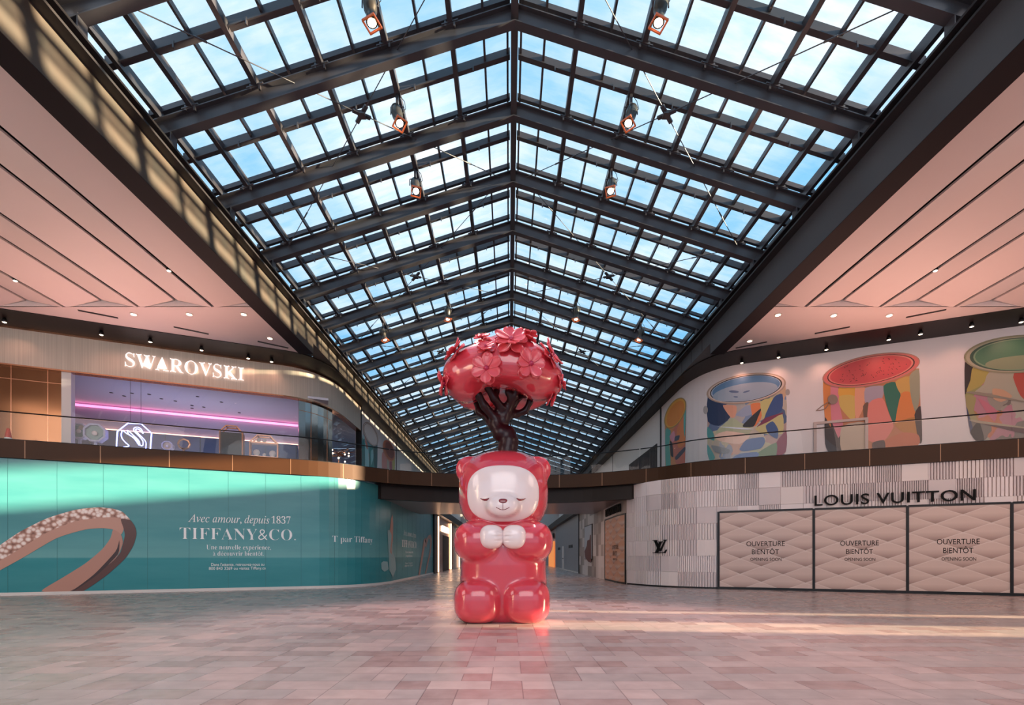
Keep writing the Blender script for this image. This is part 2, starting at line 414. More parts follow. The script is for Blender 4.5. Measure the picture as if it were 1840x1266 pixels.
# recessed dark beam under the bridge and the soffit behind it
bp = Path([(-5.62, 20.9)] + [(q.x, q.y) for q in catmull([(-9, 19), (-5.6, 20.95), (-3, 22.2), (0, 22.7), (3, 22.2), (5.35, 20.95), (9, 19)])] + [(5.4, 20.9)])
b = MB(); strip(b, bp, 0, bp.L, 3.76, Z_FB + .1, 0, .3); struct(b.build('trim_2', 'soffit'))
polyslab('ceiling_bridge', [tuple(bp.at(bp.L * k / 30, -.25)[0]) for k in range(31)] + [(5.05, 28.8), (-5.38, 28.8)], 3.78, 3.9, 'soffit_panel')
b = MB(); b.box(-5.5, 5.1, 28.6, 28.8, 3.9, Z_FB + .1); struct(b.build('trim_3', 'soffit'))

# upper walls
Z_C, Z_S = 9.51, 9.46
uS0 = UPL.ucol(112)[0]; uS1 = UPL.ucol(537)[0]; uS2 = UPL.ucol(597)[0]; uS3 = UPL.ucol(641)[0]; uS4 = UPL.ucol(645)[0]
Z_H = 8.13
b = MB(); strip(b, UPL, uS4, UPL.L, Z_FT, Z_S, 0, .2); struct(b.build('wall_upper_left', 'white'))
b = MB(); strip(b, UPR, 0, UPR.L, Z_FT, Z_S, 0, .2); struct(b.build('wall_upper_right', 'white'))
b = MB(); strip(b, UPL, 0, uS4 - .06, Z_H, Z_S, .12, .3); struct(b.build('trim_4', 'header'))
b = MB(); strip(b, UPL, 0, uS4 - .06, Z_H - .05, Z_H, .14, .3); strip(b, UPL, 0, uS4 - .06, Z_S - .06, Z_S, .14, .3); struct(b.build('trim_5', 'gold'))
b = MB(); strip(b, UPL, uS4 - .06, uS4 + .03, Z_FT, Z_S, .15, .3); struct(b.build('trim_6', 'frame_black'))

# dark soffit over the upper wall
for s, (pi, pw) in ((-1, (SOL, UPL)), (1, (SOR, UPR))):
    cut = lambda p: p
    b = MB(); N = 60
    # match points: split each path at its corner so the bridging quads stay square
    def three(p):
        i0 = 1 if s < 0 else 1; ks = [0, p.c[1], p.c[-2], p.L]; out = []
        for a, c in zip(ks, ks[1:]): out += [a + (c - a) * k / 12 for k in range(12)]
        return [p.at(q)[0] for q in out] + [p.at(p.L)[0]]
    A = three(pi); B = three(pw); n = len(A)
    vs = [(p.x, p.y, z) for z in (Z_S, Z_S + .05) for L_ in (A, B) for p in L_]
    fs = []
    for k in range(n - 1): fs += [(k, n + k, n + k + 1, k + 1), (2 * n + k, 2 * n + k + 1, 3 * n + k + 1, 3 * n + k), (k, k + 1, 2 * n + k + 1, 2 * n + k)]
    b.add(vs, fs); struct(b.build('trim_soffit_left' if s < 0 else 'trim_soffit_right', 'soffit'))

# edge beams below the skylight
XL, XR = -7.6, 7.8
for s, xf, fm, nm in ((-1, XL, 'face', 'left'), (1, XR, 'face_dark', 'right')):
    b = MB()
    lo, hi = sorted((xf, xf + s * .52))
    b.box(lo, hi, -12, 18.6, 9.09, 10.05); b.box(lo, hi, 18.6, YE, 9.5, 10.05)
    beam = struct(b.build('wall_beam_' + nm, fm))
    b = MB(); b.box(lo - .004, hi + .004, -12, 18.6, 9.075, 9.09); struct(b.build('trim_beam_bottom_' + nm, 'beam_under'))
    b = MB(); lo, hi = sorted((xf - s * .22, xf + s * .4)); b.box(lo, hi, -12, YE, 10.05, 10.10); b.box(lo, hi, -12, YE, 10.25, 10.30)
    l2, h2 = sorted((xf + s * .1, xf + s * .16)); b.box(l2, h2, -12, YE, 10.10, 10.25); b.box(*sorted((xf + s * .3, xf + s * .85)), -12, YE, 10.2, 10.3); struct(b.build('trim_channel_' + nm, 'channel'))
    b = MB(); y = 19.4
    while y < 60: b.box(xf - s * .006 - .003, xf - s * .006 + .003, y - .012, y + .012, 9.52, 10.05); y += 1.14
    struct(b.build('trim_joints_' + nm, 'black'))

# side ceilings: folded panels running with the hall, flat end strip
for s, x0, nm in ((-1, XL - .52, 'left'), (1, XR + .52, 'right')):
    folds = [(abs(x0), 9.66)] + [(9.72 + 1.225 * k, 9.42 if k % 2 == 0 else 9.66) for k in range(15 if s < 0 else 9)]
    b = MB()
    for (xa, za), (xb, zb) in zip(folds, folds[1:]):
        d = Vector((xb - xa, zb - za)).normalized() * .06
        xa2, za2, xb2, zb2 = xa + d.x, za + d.y, xb - d.x, zb - d.y
        vs = [(s * x, y, z) for y in (-12, 15.78) for x, z in ((xa2, za2), (xb2, zb2), (xb2, zb2 + .05), (xa2, za2 + .05))]
        b.add(vs, [(0, 1, 2, 3), (7, 6, 5, 4), (0, 4, 5, 1), (1, 5, 6, 2), (2, 6, 7, 3), (3, 7, 4, 0)])
    struct(b.build('ceiling_' + nm, 'ceil'))
    b = MB(); lo, hi = sorted((x0, s * (XE if s < 0 else XER))); b.box(lo, hi, -12, 15.8, 9.95, 10.0); b.box(lo, hi, 15.9, 21, 10.0, 10.05); struct(b.build('ceiling_void_' + nm, 'black'))
    pts = [(abs(x0), 15.8), (abs(x0), 19.5), (8.7, 19.45), (17.3, 15.8)]
    b = MB(); vs = [(s * x, y, z) for z in (Z_C - .03, Z_C + .02) for x, y in pts]
    b.add(vs, [(0, 1, 2, 3), (4, 5, 6, 7)] + [(i, (i + 1) % 4, 4 + (i + 1) % 4, 4 + i) for i in range(4)])
    b.box(*sorted((x0, s * (XE if s < 0 else XER))), 15.79, 15.84, Z_C - .03, 9.95)
    struct(b.build('ceiling_end_' + nm, 'ceil'))

# ------------------------------------------------------------------ skylight
XC, ZR, SL, DX = .12, 13.05, .324, 8.1
zb = lambda d: ZR - SL * d
RY = [10.66 + 2.28 * k for k in range(-8, 31)]
def sbar(b, s, d0, d1, y, w, o0, o1):
    """bar along the slope, between heights o0..o1 above the rafter underside"""
    vs = [(XC + s * d, y + j * w / 2, zb(d) + o) for d in (d0, d1) for j, o in ((-1, o0), (1, o0), (1, o1), (-1, o1))]
    b.add(vs, [(0, 1, 2, 3), (7, 6, 5, 4), (0, 4, 5, 1), (1, 5, 6, 2), (2, 6, 7, 3), (3, 7, 4, 0)])
b = MB()
for s in (-1, 1):
    for w, a, c in ((.20, 0, .025), (.02, .025, .375), (.20, .375, .40)): sbar(b, s, 0, 7.95, 0, w, a, c)
    # knee leg
    x1, x2 = XC + s * 7.58, XC + s * 7.93
    for xx in (x1, x2): b.box(xx - .012, xx + .012, -.1, .1, 10.28, zb(7.75) + .1)
    b.box(min(x1, x2), max(x1, x2), -.01, .01, 10.28, zb(7.75) + .1)
    for k in range(1, 6):
        sbar(b, s, 1.43 * k - .18, 1.43 * k + .18, 0, .24, .40, .425)
        for q in (-.1, .1): b.box(XC + s * (1.43 * k) + q - .02, XC + s * (1.43 * k) + q + .02, -.11, -.06, zb(1.43 * k) + .33, zb(1.43 * k) + .44)
raf = b.build('ceiling_beam', 'steel'); raf.location = (0, RY[0], 0); struct(raf)
for y in RY[1:]:
    c = raf.copy(); COL.objects.link(c); c.location = (0, y, 0)
Y0, Y1 = RY[0] - 1.5, RY[-1] + .6
def pur(d, s, w, o0, o1, nm='ceiling_purlin'):
    b = MB(); x = XC + s * d; b.box(x - w / 2, x + w / 2, Y0, Y1, zb(d) + o0, zb(d) + o1); struct(b.build(nm, 'steel'))
pur(0, 1, .16, .10, .52, 'ceiling_ridge')
for s in (-1, 1):
    for k in range(1, 6): pur(1.43 * k, s, .11, .41, .60)
    for k in range(0, 5): pur(1.43 * k + .715, s, .05, .54, .66)
    pur(.16, s, .05, .54, .66); pur(7.15 + .7, s, .09, .41, .66)
for i, s in ((1, -1), (2, 1)):
    b = MB(); st = .14
    ys_ = [y for y in RY]
    vs = [(XC + s * d, y, zb(d) + .70) for y in (Y0, Y1) for d in (0, DX + .2)]
    b.add(vs, [(0, 1, 3, 2)]); win = struct(b.build('window_%d' % i, 'roof_glass'))
    b = MB()
    for y in RY:
        sbar(b, s, .1, DX, y, .10, .56, .68); sbar(b, s, .1, DX, y + 1.14, .13, .50, .68)
        sbar(b, s, 1.0, DX, y + 1.05, .025, .44, .47)
        for k in range(5):
            d = 1.43 * k + 1.0; b.box(XC + s * d - .015, XC + s * d + .015, y + 1.03, y + 1.07, zb(d) + .36, zb(d) + .5)
    b.build('window_frame', 'steel', win)
    b = MB(); x = XC + s * (DX + .12); b.box(x - .03, x + .03, Y0, Y1, 10.28, zb(DX) + .72)
    if s > 0: b.box(XC + 8.6, XC + 8.75, 15.2, Y1, 10.0, 11.75)          # added unseen block outside the glass, keeps sun off the shop header
    struct(b.build('trim_upstand_%s' % ('left' if s < 0 else 'right'), 'channel'))

# cross braces: a four-armed hub with rods
def brace(name, s, dc, y0, y1, hw, label):
    yc = (y0 + y1) / 2; c = Vector((XC + s * dc, yc, zb(dc) + .28))
    r = empty(name, c); tag(r, label, 'roof brace', 'rod braces under the skylight')
    b = MB(); ends = []
    for sx in (-1, 1):
        for sy, yy in ((-1, y0), (1, y1)):
            d = dc + sx * hw
            if d < 0: continue
            ends.append(Vector((XC + s * d, yy - sy * .05, zb(d) + .30)))
    for e in ends:
        d = (e - c).normalized(); b.bar(c + d * .02, c + d * .24, .09, .05)
    b.box(c.x - .09, c.x + .09, c.y - .09, c.y + .09, c.z - .05, c.z + .03)
    h = b.build('hub', 'steel', r)
    for e in ends:
        b = MB(); d = (e - c).normalized(); b.tube([c + d * .22, e], .011, 6); m_ = c + (e - c) * .72; b.tube([m_ - d * .12, m_ + d * .12], .02, 6)
        b.build('rod', 'steel', r)
    kids_local(r)
n0 = 8
for s, sd in ((-1, 'left'), (1, 'right')):
    for k, w_ in ((-4, 'cut by the top edge'), (-1, 'nearest in full view'), (2, 'second in the distance'), (5, 'third in the distance')):
        brace('cross_brace', s, 3.75, RY[n0 + k], RY[n0 + k + 3], 3.35, 'four-armed rod brace on the %s roof slope, %s' % (sd, w_))

# stage lights on the purlins
M['lamp_body'] = mat('lamp_housing', '#55504c', .35, .7)
M['gel'] = mat('amber_gel', '#b05028', .4, emit='#ff8a4a', es=.15)
def stage_light(loc, aim, label, energy=0, col=(1, .62, .6)):
    r = empty('stage_light', loc); tag(r, label, 'spotlight', 'stage lights under the skylight')
    L0 = Vector(loc); q = (Vector(aim) - L0).normalized().to_track_quat('-Z', 'Y').to_matrix()
    b = MB(); b.box(-.03, .03, -.05, .05, -.22, .10); b.box(-.07, .07, -.07, .07, .06, .14); b.build('clamp', 'steel', r)
    b = MB(); b.tube([(-.16, 0, -.42), (-.16, 0, -.24), (0, 0, -.2), (.16, 0, -.24), (.16, 0, -.42)], .014, 6); b.build('yoke', 'steel', r)
    c0 = Vector((0, 0, -.42)); fn = lambda x, y, z: tuple(q @ Vector((x, y, z)) + c0)
    b = MB(); b.lathe([(.06, .26), (.12, .22), (.135, .10), (.13, -.05), (.10, -.10), (.10, -.30), (.115, -.31)], 16, fn=fn); lb = b.build('lamp_body', 'lamp_body', r, True)
    b = MB(); b.lathe([(.085, -.315), (.085, -.32)], 16, fn=fn); b.build('lens', 'glow', lb)
    b = MB()
    for sx in (-1, 1): b.box(sx * .13 - .012, sx * .13 + .012, -.14, .14, -.36, -.32, fn=fn); b.box(-.14, .14, sx * .13 - .012, sx * .13 + .012, -.36, -.32, fn=fn)
    b.build('gel_frame', 'gel', lb)
    b = MB(); b.tube([(.05, 0, .05), (.16, .05, -.05), (.2, .03, -.25), (.08, .05, -.38)], .008, 5); b.build('cable', 'black', r)
    if energy:
        l = bpy.data.lights.new('lamp', 'SPOT'); l.energy = energy; l.color = col; l.spot_size = R(62); l.spot_blend = .5; l.shadow_soft_size = .09
        o = bpy.data.objects.new('lamp', l); COL.objects.link(o); o.parent = r; o.location = fn(0, 0, -.40); o.rotation_euler = q.to_euler()
    return r
sl = [(9.46, 'nearest'), (11.75, 'second'), (14.0, 'third')]
for s, sd in ((-1, 'left'), (1, 'right')):
    for (y, nn), aim, e in zip(sl, ((s * 1.5, 9.0, 1.5), (s * -.3, 8.4, 1.0), (s * .6, 7.5, 0.2)), (500, 1100, 1900)):
        stage_light((XC + s * 2.86, y, zb(2.86) + .36), aim, '%s lit stage lamp from the camera on the %s roof slope' % (nn, sd), e)
    for y, d, nn in ((21.3, 2.86, 'inner'), (21.3, 7.15 - 1.43, 'outer')):
        stage_light((XC + s * d, y, zb(d) + .36), (s * 2, 20, 0), 'distant stage lamp above the tree on the %s slope, the %s of two' % (sd, nn))

# ------------------------------------------------------------------ lettering on plan lines
def serif(t_, it=False):
    o = ''
    for ch in t_:
        if 'A' <= ch <= 'Z': o += chr((0x1D434 if it else 0x1D400) + ord(ch) - 65)
        elif 'a' <= ch <= 'z': o += 'ℎ' if (it and ch == 'h') else chr((0x1D44E if it else 0x1D41A) + ord(ch) - 97)
        elif '0' <= ch <= '9' and not it: o += chr(0x1D7CE + ord(ch) - 48)
        else: o += ch
    return o
def textmesh(body, offset=0.0, space=1.0, align='LEFT'):
    c = bpy.data.curves.new('t', 'FONT'); c.body = body; c.offset = offset; c.space_character = space; c.resolution_u = 4
    o = bpy.data.objects.new('t', c); COL.objects.link(o); bpy.context.view_layer.update()
    me = bpy.data.meshes.new_from_object(o.evaluated_get(bpy.context.evaluated_depsgraph_get()))
    vs = [tuple(v.co) for v in me.vertices]; fs = [list(p.vertices) for p in me.polygons]
    bpy.data.objects.remove(o); bpy.data.curves.remove(c); bpy.data.meshes.remove(me)
    return vs, fs
def lettering(name, body, path, u0, u1, z0, h, off, m, parent=None, depth=0.0, offset=0.0, space=1.0, capref='T'):
    vs, fs = textmesh(body, offset, space)
    cap = max(v[1] for v in textmesh(capref, offset)[0])
    x0 = min(v[0] for v in vs); x1 = max(v[0] for v in vs)
    zf = z0 if callable(z0) else (lambda u: z0)
    pos = []
    for x, y, _ in vs:
        u = u0 + (x - x0) / (x1 - x0) * (u1 - u0); pos.append((u, zf(u) + y / cap * h))
    b = MB(); b.add([path.P(u, z, off) for u, z in pos], fs)
    if depth:
        n = len(pos); b.add([path.P(u, z, off - depth) for u, z in pos], [])
        ec = {}
        for f in fs:
            for i in range(len(f)):
                e = (f[i], f[(i + 1) % len(f)]); ec[e] = 1
        b.f += [[e[1], e[0], e[0] + n, e[1] + n] for e in ec if (e[1], e[0]) not in ec]; b.mi += [0] * (len(b.f) - len(b.mi))
    return b.build(name, m, parent)
def letterpx(name, body, path, pl, pr, pyb, cap, off, m, parent=None, **k):
    """lettering between image columns pl..pr measured at the wall, baseline and cap height in the photograph's pixels at pl"""
    (u0, z0), (u1, _) = path.pix(pl, pyb), path.pix(pr, pyb)
    _, zt = path.pix(pl, pyb - cap)
    return lettering(name, body, path, u0, u1, z0, zt - z0, off, m, parent, **k)
def clip(q, uc, keep):
    o = []
    for p, n in zip(q, q[1:] + q[:1]):
        ip, inn = (p[0] - uc) * keep >= 0, (n[0] - uc) * keep >= 0
        if ip: o.append(p)
        if ip != inn: w = (uc - p[0]) / (n[0] - p[0]); o.append((uc, p[1] + w * (n[1] - p[1])))
    return o
def poly(b, path, pts, off, mi=0):
    q = [path.pix(*p) for p in pts]; lo, hi = min(p[0] for p in q), max(p[0] for p in q)
    cuts = [lo] + [c for c in path.c if lo < c < hi] + [hi]
    for a, c in zip(cuts, cuts[1:]):
        r_ = q
        if len(cuts) > 2: r_ = clip(clip(q, a, 1), c, -1)
        if len(r_) > 2: b.add([path.P(u, z, off) for u, z in r_], [tuple(range(len(r_)))[::-1]], mi)
    return q
def soft(pts, n=3):
    m_ = len(pts); o = []
    for i in range(m_):
        a, b_, c, d = (Vector(pts[(i + k) % m_]) for k in (-1, 0, 1, 2))
        for k in range(n):
            t_ = k / n; h1 = (c - a) * .32; h2 = (d - b_) * .32
            o.append(tuple(b_ * (2 * t_ ** 3 - 3 * t_ ** 2 + 1) + h1 * (t_ ** 3 - 2 * t_ ** 2 + t_) + c * (-2 * t_ ** 3 + 3 * t_ ** 2) + h2 * (t_ ** 3 - t_ ** 2)))
    return o
def zm(x0, y0, sc): return lambda pts: [(x0 + x / sc, y0 + y / sc) for x, y in pts]
def mc(h, rough=.45, **k):
    n = 'print_' + h.lstrip('#')
    if n not in M: M[n] = mat(n, h, rough, **k)
    return n

# ------------------------------------------------------------------ turquoise hoarding (lower left)
hr = empty('hoarding', (-11, 17, 0)); tag(hr, 'turquoise hoarding with a giant rose-gold ring print and white lettering', 'hoarding')
uE = LOWL.ucol(778)[0]
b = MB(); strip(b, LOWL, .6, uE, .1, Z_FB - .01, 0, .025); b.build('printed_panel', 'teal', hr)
b = MB(); strip(b, LOWL, .6, uE, 0, .1, .03, .055); b.build('skirting', 'baseboard', hr)
b = MB()
M['seam_teal'] = mat('sheet_joint', '#2a6d70', .4)
u = 1.0
while u < uE: strip(b, LOWL, u, u + .012, .1, Z_FB, .003, .004); u += 1.22
b.build('sheet_joint', 'seam_teal', hr)
m = mat('pave_print', '#caa091', .4); t = NT(m)
vo = t.n('ShaderNodeTexVoronoi', {'Vector': t.obj(), 'Scale': 8.0}); t.base(t.ramp(vo.outputs['Distance'], [(0, '#fbf4f0'), (.4, '#ead4ca'), (.6, '#b98a78'), (.9, '#7e5040')]))
M['pave'] = m
z7 = zm(0, 800, 2.944)
ring = MB()
for mi, pts in ((1, [(-60, 690), (110, 600), (300, 490), (450, 445), (540, 437), (600, 445), (640, 470), (655, 440), (640, 388), (560, 380), (400, 400), (250, 460), (100, 550), (-60, 650)]),
                (0, [(-60, 650), (100, 550), (250, 460), (400, 400), (560, 380), (640, 388), (690, 395), (650, 352), (600, 335), (520, 327), (400, 340), (250, 385), (100, 460), (-60, 575)]),
                (2, [(640, 388), (655, 440), (660, 480), (640, 560), (600, 610), (480, 700), (370, 770), (440, 770), (560, 690), (660, 600), (705, 530), (722, 470), (715, 430), (690, 395)]),
                (3, [(600, 445), (640, 470), (650, 520), (610, 600), (480, 700), (370, 770), (220, 770), (330, 700), (450, 625), (540, 550), (585, 490)]),
                (4, [(632, 500), (612, 560), (500, 680), (385, 768), (395, 768), (520, 680), (625, 575)])):
    poly(ring, LOWL, z7(soft(pts, 4)), .012 + .001 * mi, mi)
ring.build('ring_print', ['pave', mc('#c08f7c', .35), mc('#5a342a', .35), mc('#b78573', .35), mc('#3a1f1a', .35)], hr)
TL = .014
letterpx('lettering', serif('Avec amour, depuis ', True), LOWL, 338, 484, 937, 14.5, TL, 'letter_white', hr, capref=serif('A', True))
letterpx('lettering', serif('1837'), LOWL, 488, 522, 940, 13.5, TL, 'letter_white', hr, offset=-.012, capref=serif('1'))
letterpx('lettering', serif('TIFFANY&CO.').replace('&', '&'), LOWL, 323, 531.5, 968, 20.5, TL, 'letter_white', hr, offset=-.014, space=1.03, capref=serif('T'))
letterpx('lettering', serif('Une nouvelle expérience,'), LOWL, 371, 487, 986.5, 8.3, TL, 'letter_white', hr, offset=-.012, capref=serif('U'))
letterpx('lettering', serif('à découvrir bientôt.'), LOWL, 383, 474, 998, 8.3, TL, 'letter_white', hr, offset=-.012, capref=serif('T'))
letterpx('lettering', "Dans l'attente, retrouvez-nous au", LOWL, 379.5, 475, 1016.3, 5, TL, 'letter_white', hr)
letterpx('lettering', '800 843 3269 ou visitez Tiffany.ca', LOWL, 375.5, 477.5, 1023.3, 5, TL, 'letter_white', hr)
letterpx('lettering', serif('T par Tiffany'), LOWL, 597, 669, 973, 11, TL, 'letter_white', hr, offset=-.012, capref=serif('T'))
z3 = zm(660, 840, 5.275)
for nm, c, pts in (('pendant_print', '#8fb0b0', [(190, 590), (200, 800), (205, 970), (240, 1040), (270, 960), (262, 860), (240, 800), (235, 590)]), ('stone_print', '#8fb0b0', [(130, 900), (150, 885), (190, 890), (200, 960), (160, 985), (132, 960)]),
                   ('bangle_print', '#b98a78', [(212, 600), (222, 480), (238, 440), (243, 520), (240, 700), (228, 820), (214, 800), (228, 640)]),
                   ('twist_print', '#b98a78', [(482, 1022), (535, 680), (552, 660), (560, 760), (545, 740), (498, 1015)]), ('band_print', '#b98a78', [(545, 690), (580, 640), (600, 632), (612, 680), (600, 800), (555, 1010), (543, 1012), (588, 800), (595, 690), (580, 665), (560, 740)])):
    b = MB(); poly(b, LOWL, z3(pts), .012); b.build(nm, mc(c, .4), hr)
for body, pl, pr, yb, cp in ((serif('Avec amour, depuis', True), 724.5, 747.5, 961, 10), (serif('TIFFANY&CO.'), 721.5, 748.5, 982, 13), (serif('Une nouvelle'), 728, 742, 993, 4), (serif('experience,'), 729, 741, 1000, 4), ("Dans l'attente", 728, 741, 1013, 3), ('800 843 3269', 727, 741, 1018, 3)):
    letterpx('lettering', body, LOWL, pl, pr, yb, cp, TL, 'letter_white', hr, offset=-.01)
kids_local(hr)

# corridor shops beyond the hoarding (left)
pr_ = empty('shop_portal', (-5.4, 36.5, 0)); tag(pr_, 'dark shop portal edged by glowing vertical light strips behind the sculpture', 'shopfront')
b = MB(); strip(b, LOWL, uE, uE + 1.6, 0, Z_FB, .12, .15); b.build('dark_pier', 'frame_black', pr_)
b = MB(); strip(b, LOWL, uE + 1.6, uE + 13, 0, Z_FB, .02, .05); b.build('surround', 'gold', pr_)
b = MB(); strip(b, LOWL, uE + 5, uE + 9, 0, 3.0, .04, .03); b.build('doorway', 'black', pr_)
for k in (1.7, 9.6, 17): b = MB(); strip(b, LOWL, uE + k, uE + k + .22, .05, Z_FB - .1, .16, .1); b.build('light_strip', 'warm_strip', pr_)
b = MB(); strip(b, LOWL, uE + 4.5, uE + 8.5, 3.3, 3.75, .1, .06); b.build('sign_box', 'glow', pr_)
kids_local(pr_)

# ------------------------------------------------------------------ right lower wall: ribbed cladding, panels, signs
uP = LOWR.ucol(1291)[0]; uV = LOWR.ucol(1041)[0]; uQ0 = LOWR.ucol(1088)[0]; uQ1 = LOWR.ucol(1126)[0]
SQ = .72
cl = MB(); r3 = random.Random(3)
u = uQ1; col_i = 0
while u < LOWR.L - .1:
    ue = min(u + SQ, LOWR.L)
    for r_ in range(7):
        z0, z1 = r_ * SQ * .878, min(Z_FB, (r_ + 1) * SQ * .878)
        if u > uP - .2 and z0 < 2.3: continue
        if r_ == 0: z0 = .06
        kind = r3.choice((0, 0, 1, 1, 2, 3, 3)); mi = r3.randrange(4)
        strip(cl, LOWR, u, ue, z0, z1, -.06, .06, mi)
        if kind == 0: strip(cl, LOWR, u + .004, ue - .004, z0 + .004, z1 - .004, -.0, .06, mi)
        else:
            n = (0, 9, 12, 7)[kind]; st = (ue - u) / n
            for k in range(n):
                a = u + k * st; fw = st * (.55, .62, .5, .72)[kind]
                c0 = LOWR.P(a, z0, 0); q = [LOWR.P(a, z, o) for z in (z0 + .003, z1 - .003) for o in (-.06, 0)]; q2 = [LOWR.P(a + fw, z, o) for z in (z0 + .003, z1 - .003) for o in (-.06, 0)]
                cl.add([q[0], q[1], q2[1], q2[0], q[2], q[3], q2[3], q2[2]], [(0, 1, 5, 4), (1, 2, 6, 5), (2, 3, 7, 6), (0, 3, 2, 1), (4, 5, 6, 7)], mi)
    u = ue
struct(cl.build('wall_cladding_right', ['clad0', 'clad1', 'clad2', 'clad3']))
b = MB(); strip(b, LOWR, uQ1, LOWR.L, 0, .06, -.02, .05); struct(b.build('baseboard_right', 'frame_black'))
# corridor side: checked cladding
cl = MB(); u = uV
while u < uQ1 - .05:
    ue = min(u + .75, uQ1)
    for r_ in range(7):
        z0, z1 = r_ * .632, min(Z_FB, (r_ + 1) * .632)
        strip(cl, LOWR, u, ue, z0, z1, 0, .1, r3.randrange(4))
    u = ue
struct(cl.build('wall_checked_right', ['chk0', 'chk1', 'chk2', 'chk3']))
def uvstrip(path, u0, u1, z0, z1, off, m, name, parent, uo=0):
    b = MB(); us = path.us(u0, u1); uv = []
    for u in us: b.v += [path.P(u, z0, off), path.P(u, z1, off)]; uv += [(u - u0 + uo, z0), (u - u0 + uo, z1)]
    for i in range(len(us) - 1): b.f.append([2 * i, 2 * i + 2, 2 * i + 3, 2 * i + 1]); b.mi.append(0)
    return b.build(name, m, parent, uvs=uv)
edges = [1291, 1462, 1630, 1817, 1990]
PLAB = ['quilted beige hoarding panel nearest the ribbed corner wall, reading OUVERTURE BIENTÔT', 'middle quilted hoarding panel below the first word of the big sign', 'quilted hoarding panel below the second word of the big sign', 'quilted hoarding panel cut off by the right picture edge']
tx = [((1341.0, 1410.0), (1351, 1399.5), (1348, 1404), 981, 995.4, 1007), ((1509.3, 1578.5), (1520, 1568), (1517, 1572), 979.9, 994.8, 1007), ((1682.5, 1759.5), (1694, 1748), (1691, 1753), 977.6, 993.3, 1006.6)]
for i in range(4):
    u0, u1 = LOWR.ucol(edges[i])[0], (LOWR.ucol(edges[i + 1])[0] if edges[i + 1] < 1900 else LOWR.ucol(1817)[0] + 3.3)
    c = LOWR.at((u0 + u1) / 2)[0]; r = empty('quilted_hoarding', (c.x, c.y, 0)); tag(r, PLAB[i], 'hoarding', 'quilted hoarding panels in a row')
    H = 2.93
    uvstrip(LOWR, u0 + .04, u1 - .04, .08, H, .03, 'quilt', 'quilted_sheet', r, uo=.71)
    b = MB()
    for a, c_, z0, z1 in (((u0 - .035, u0 + .035, 0, H + .03),) + (((u1 - .035, u1 + .035, 0, H + .03),) if i == 3 else ())) + ((u0 + .036, u1 - .036, 0, .09), (u0 + .036, u1 - .036, H - .02, H + .05)): strip(b, LOWR, a, c_, z0, z1, .06, .07)
    b.build('frame', 'frame_black', r)
    if i < 3:
        T = tx[i]; hs = (8.6, 8.6, 5.4) if i < 2 else (9.4, 9.4, 6)
        for body, (pl, pr), yb, cp in (('OUVERTURE', T[0], T[3], hs[0]), ('BIENTÔT', T[1], T[4], hs[1]), ('OPENING SOON', T[2], T[5], hs[2])):
            letterpx('lettering', body, LOWR, pl, pr, yb, cp, .036, 'ink', r)
    kids_local(r)
# big sign letters stand off the ribs
q0 = LOWR.pix(1462.7, 908.6); q1 = LOWR.pix(1750, 898.8); qt = LOWR.pix(1462.7, 890.8)
sg = lettering('wall_sign', 'LOUIS VUITTON', LOWR, q0[0], q1[0], q0[1], qt[1] - q0[1], .13, 'ink', depth=.05, offset=.004, space=1.08, capref='L')
tag(sg, 'long dark brown capital lettering sign standing off ribbed wall above quilted panels', 'sign')
# monogram
z8 = zm(1165, 955, 25.31); b = MB()
def prism(b, path, pts, o0, o1):
    q = [path.pix(*p) for p in pts]; n = len(q)
    b.add([path.P(u, z, o) for o in (o1, o0) for u, z in q], [tuple(range(n))[::-1], tuple(range(n, 2 * n))] + [(i, (i + 1) % n, n + (i + 1) % n, n + i) for i in range(n)])
for pts in ([(250, 380), (450, 378), (450, 405), (425, 412), (590, 800), (775, 410), (715, 395), (715, 365), (885, 355), (885, 380), (825, 410), (625, 880), (505, 880), (320, 410), (250, 400)],
            [(505, 445), (710, 435), (710, 470), (640, 482), (478, 935), (720, 935), (770, 905), (850, 808), (882, 815), (820, 963), (260, 965), (260, 945), (375, 930), (545, 482), (505, 478)]):
    prism(b, LOWR, z8(pts), .05, .10)
tag(b.build('monogram_emblem', 'ink'), 'black interlaced LV monogram letters mounted on ribbed wall near the corner', 'emblem')
# corridor door panel, its sign, poster
r = empty('quilted_hoarding', (5.1, 23, 0)); tag(r, 'tall narrow warm-lit quilted panel around the corner beside the corridor', 'hoarding')
uvstrip(LOWR, uQ0, uQ1 - .1, .08, 3.15, .03, 'quilt_warm_lit', 'quilted_sheet', r)
b = MB()
for a, c_, z0, z1 in ((uQ0 - .05, uQ0 + .02, 0, 3.2), (uQ1 - .12, uQ1 - .05, 0, 3.2), (uQ0, uQ1 - .1, 3.13, 3.2), (uQ0, uQ1 - .1, 0, .08)): strip(b, LOWR, a, c_, z0, z1, .05, .06)
b.build('frame', 'frame_black', r)
letterpx('lettering', 'OUVERTURE', LOWR, 1101, 1112.5, 986.5, 7, .036, 'ink', r); letterpx('lettering', 'BIENTÔT', LOWR, 1102.5, 1110, 997.5, 7, .036, 'ink', r); letterpx('lettering', 'OPENING SOON', LOWR, 1102.5, 1110, 1006, 3.5, .036, 'ink', r)
kids_local(r)
qa = LOWR.pix(1091, 938)
sg = lettering('wall_sign', 'LOUIS VUITTON', LOWR, LOWR.ucol(1091)[0], LOWR.ucol(1116.5)[0], 3.32, .36, .10, 'ink', depth=.08, offset=.012, capref='L')
tag(sg, 'small dark lettering sign over the narrow warm-lit panel in the corridor', 'sign')
r = empty('framed_poster', (5.1, 29, 0)); tag(r, 'black framed poster with dark red angular shape on checked corridor wall', 'poster')
ua, ub = LOWR.ucol(1051.5)[0], LOWR.ucol(1065)[0]
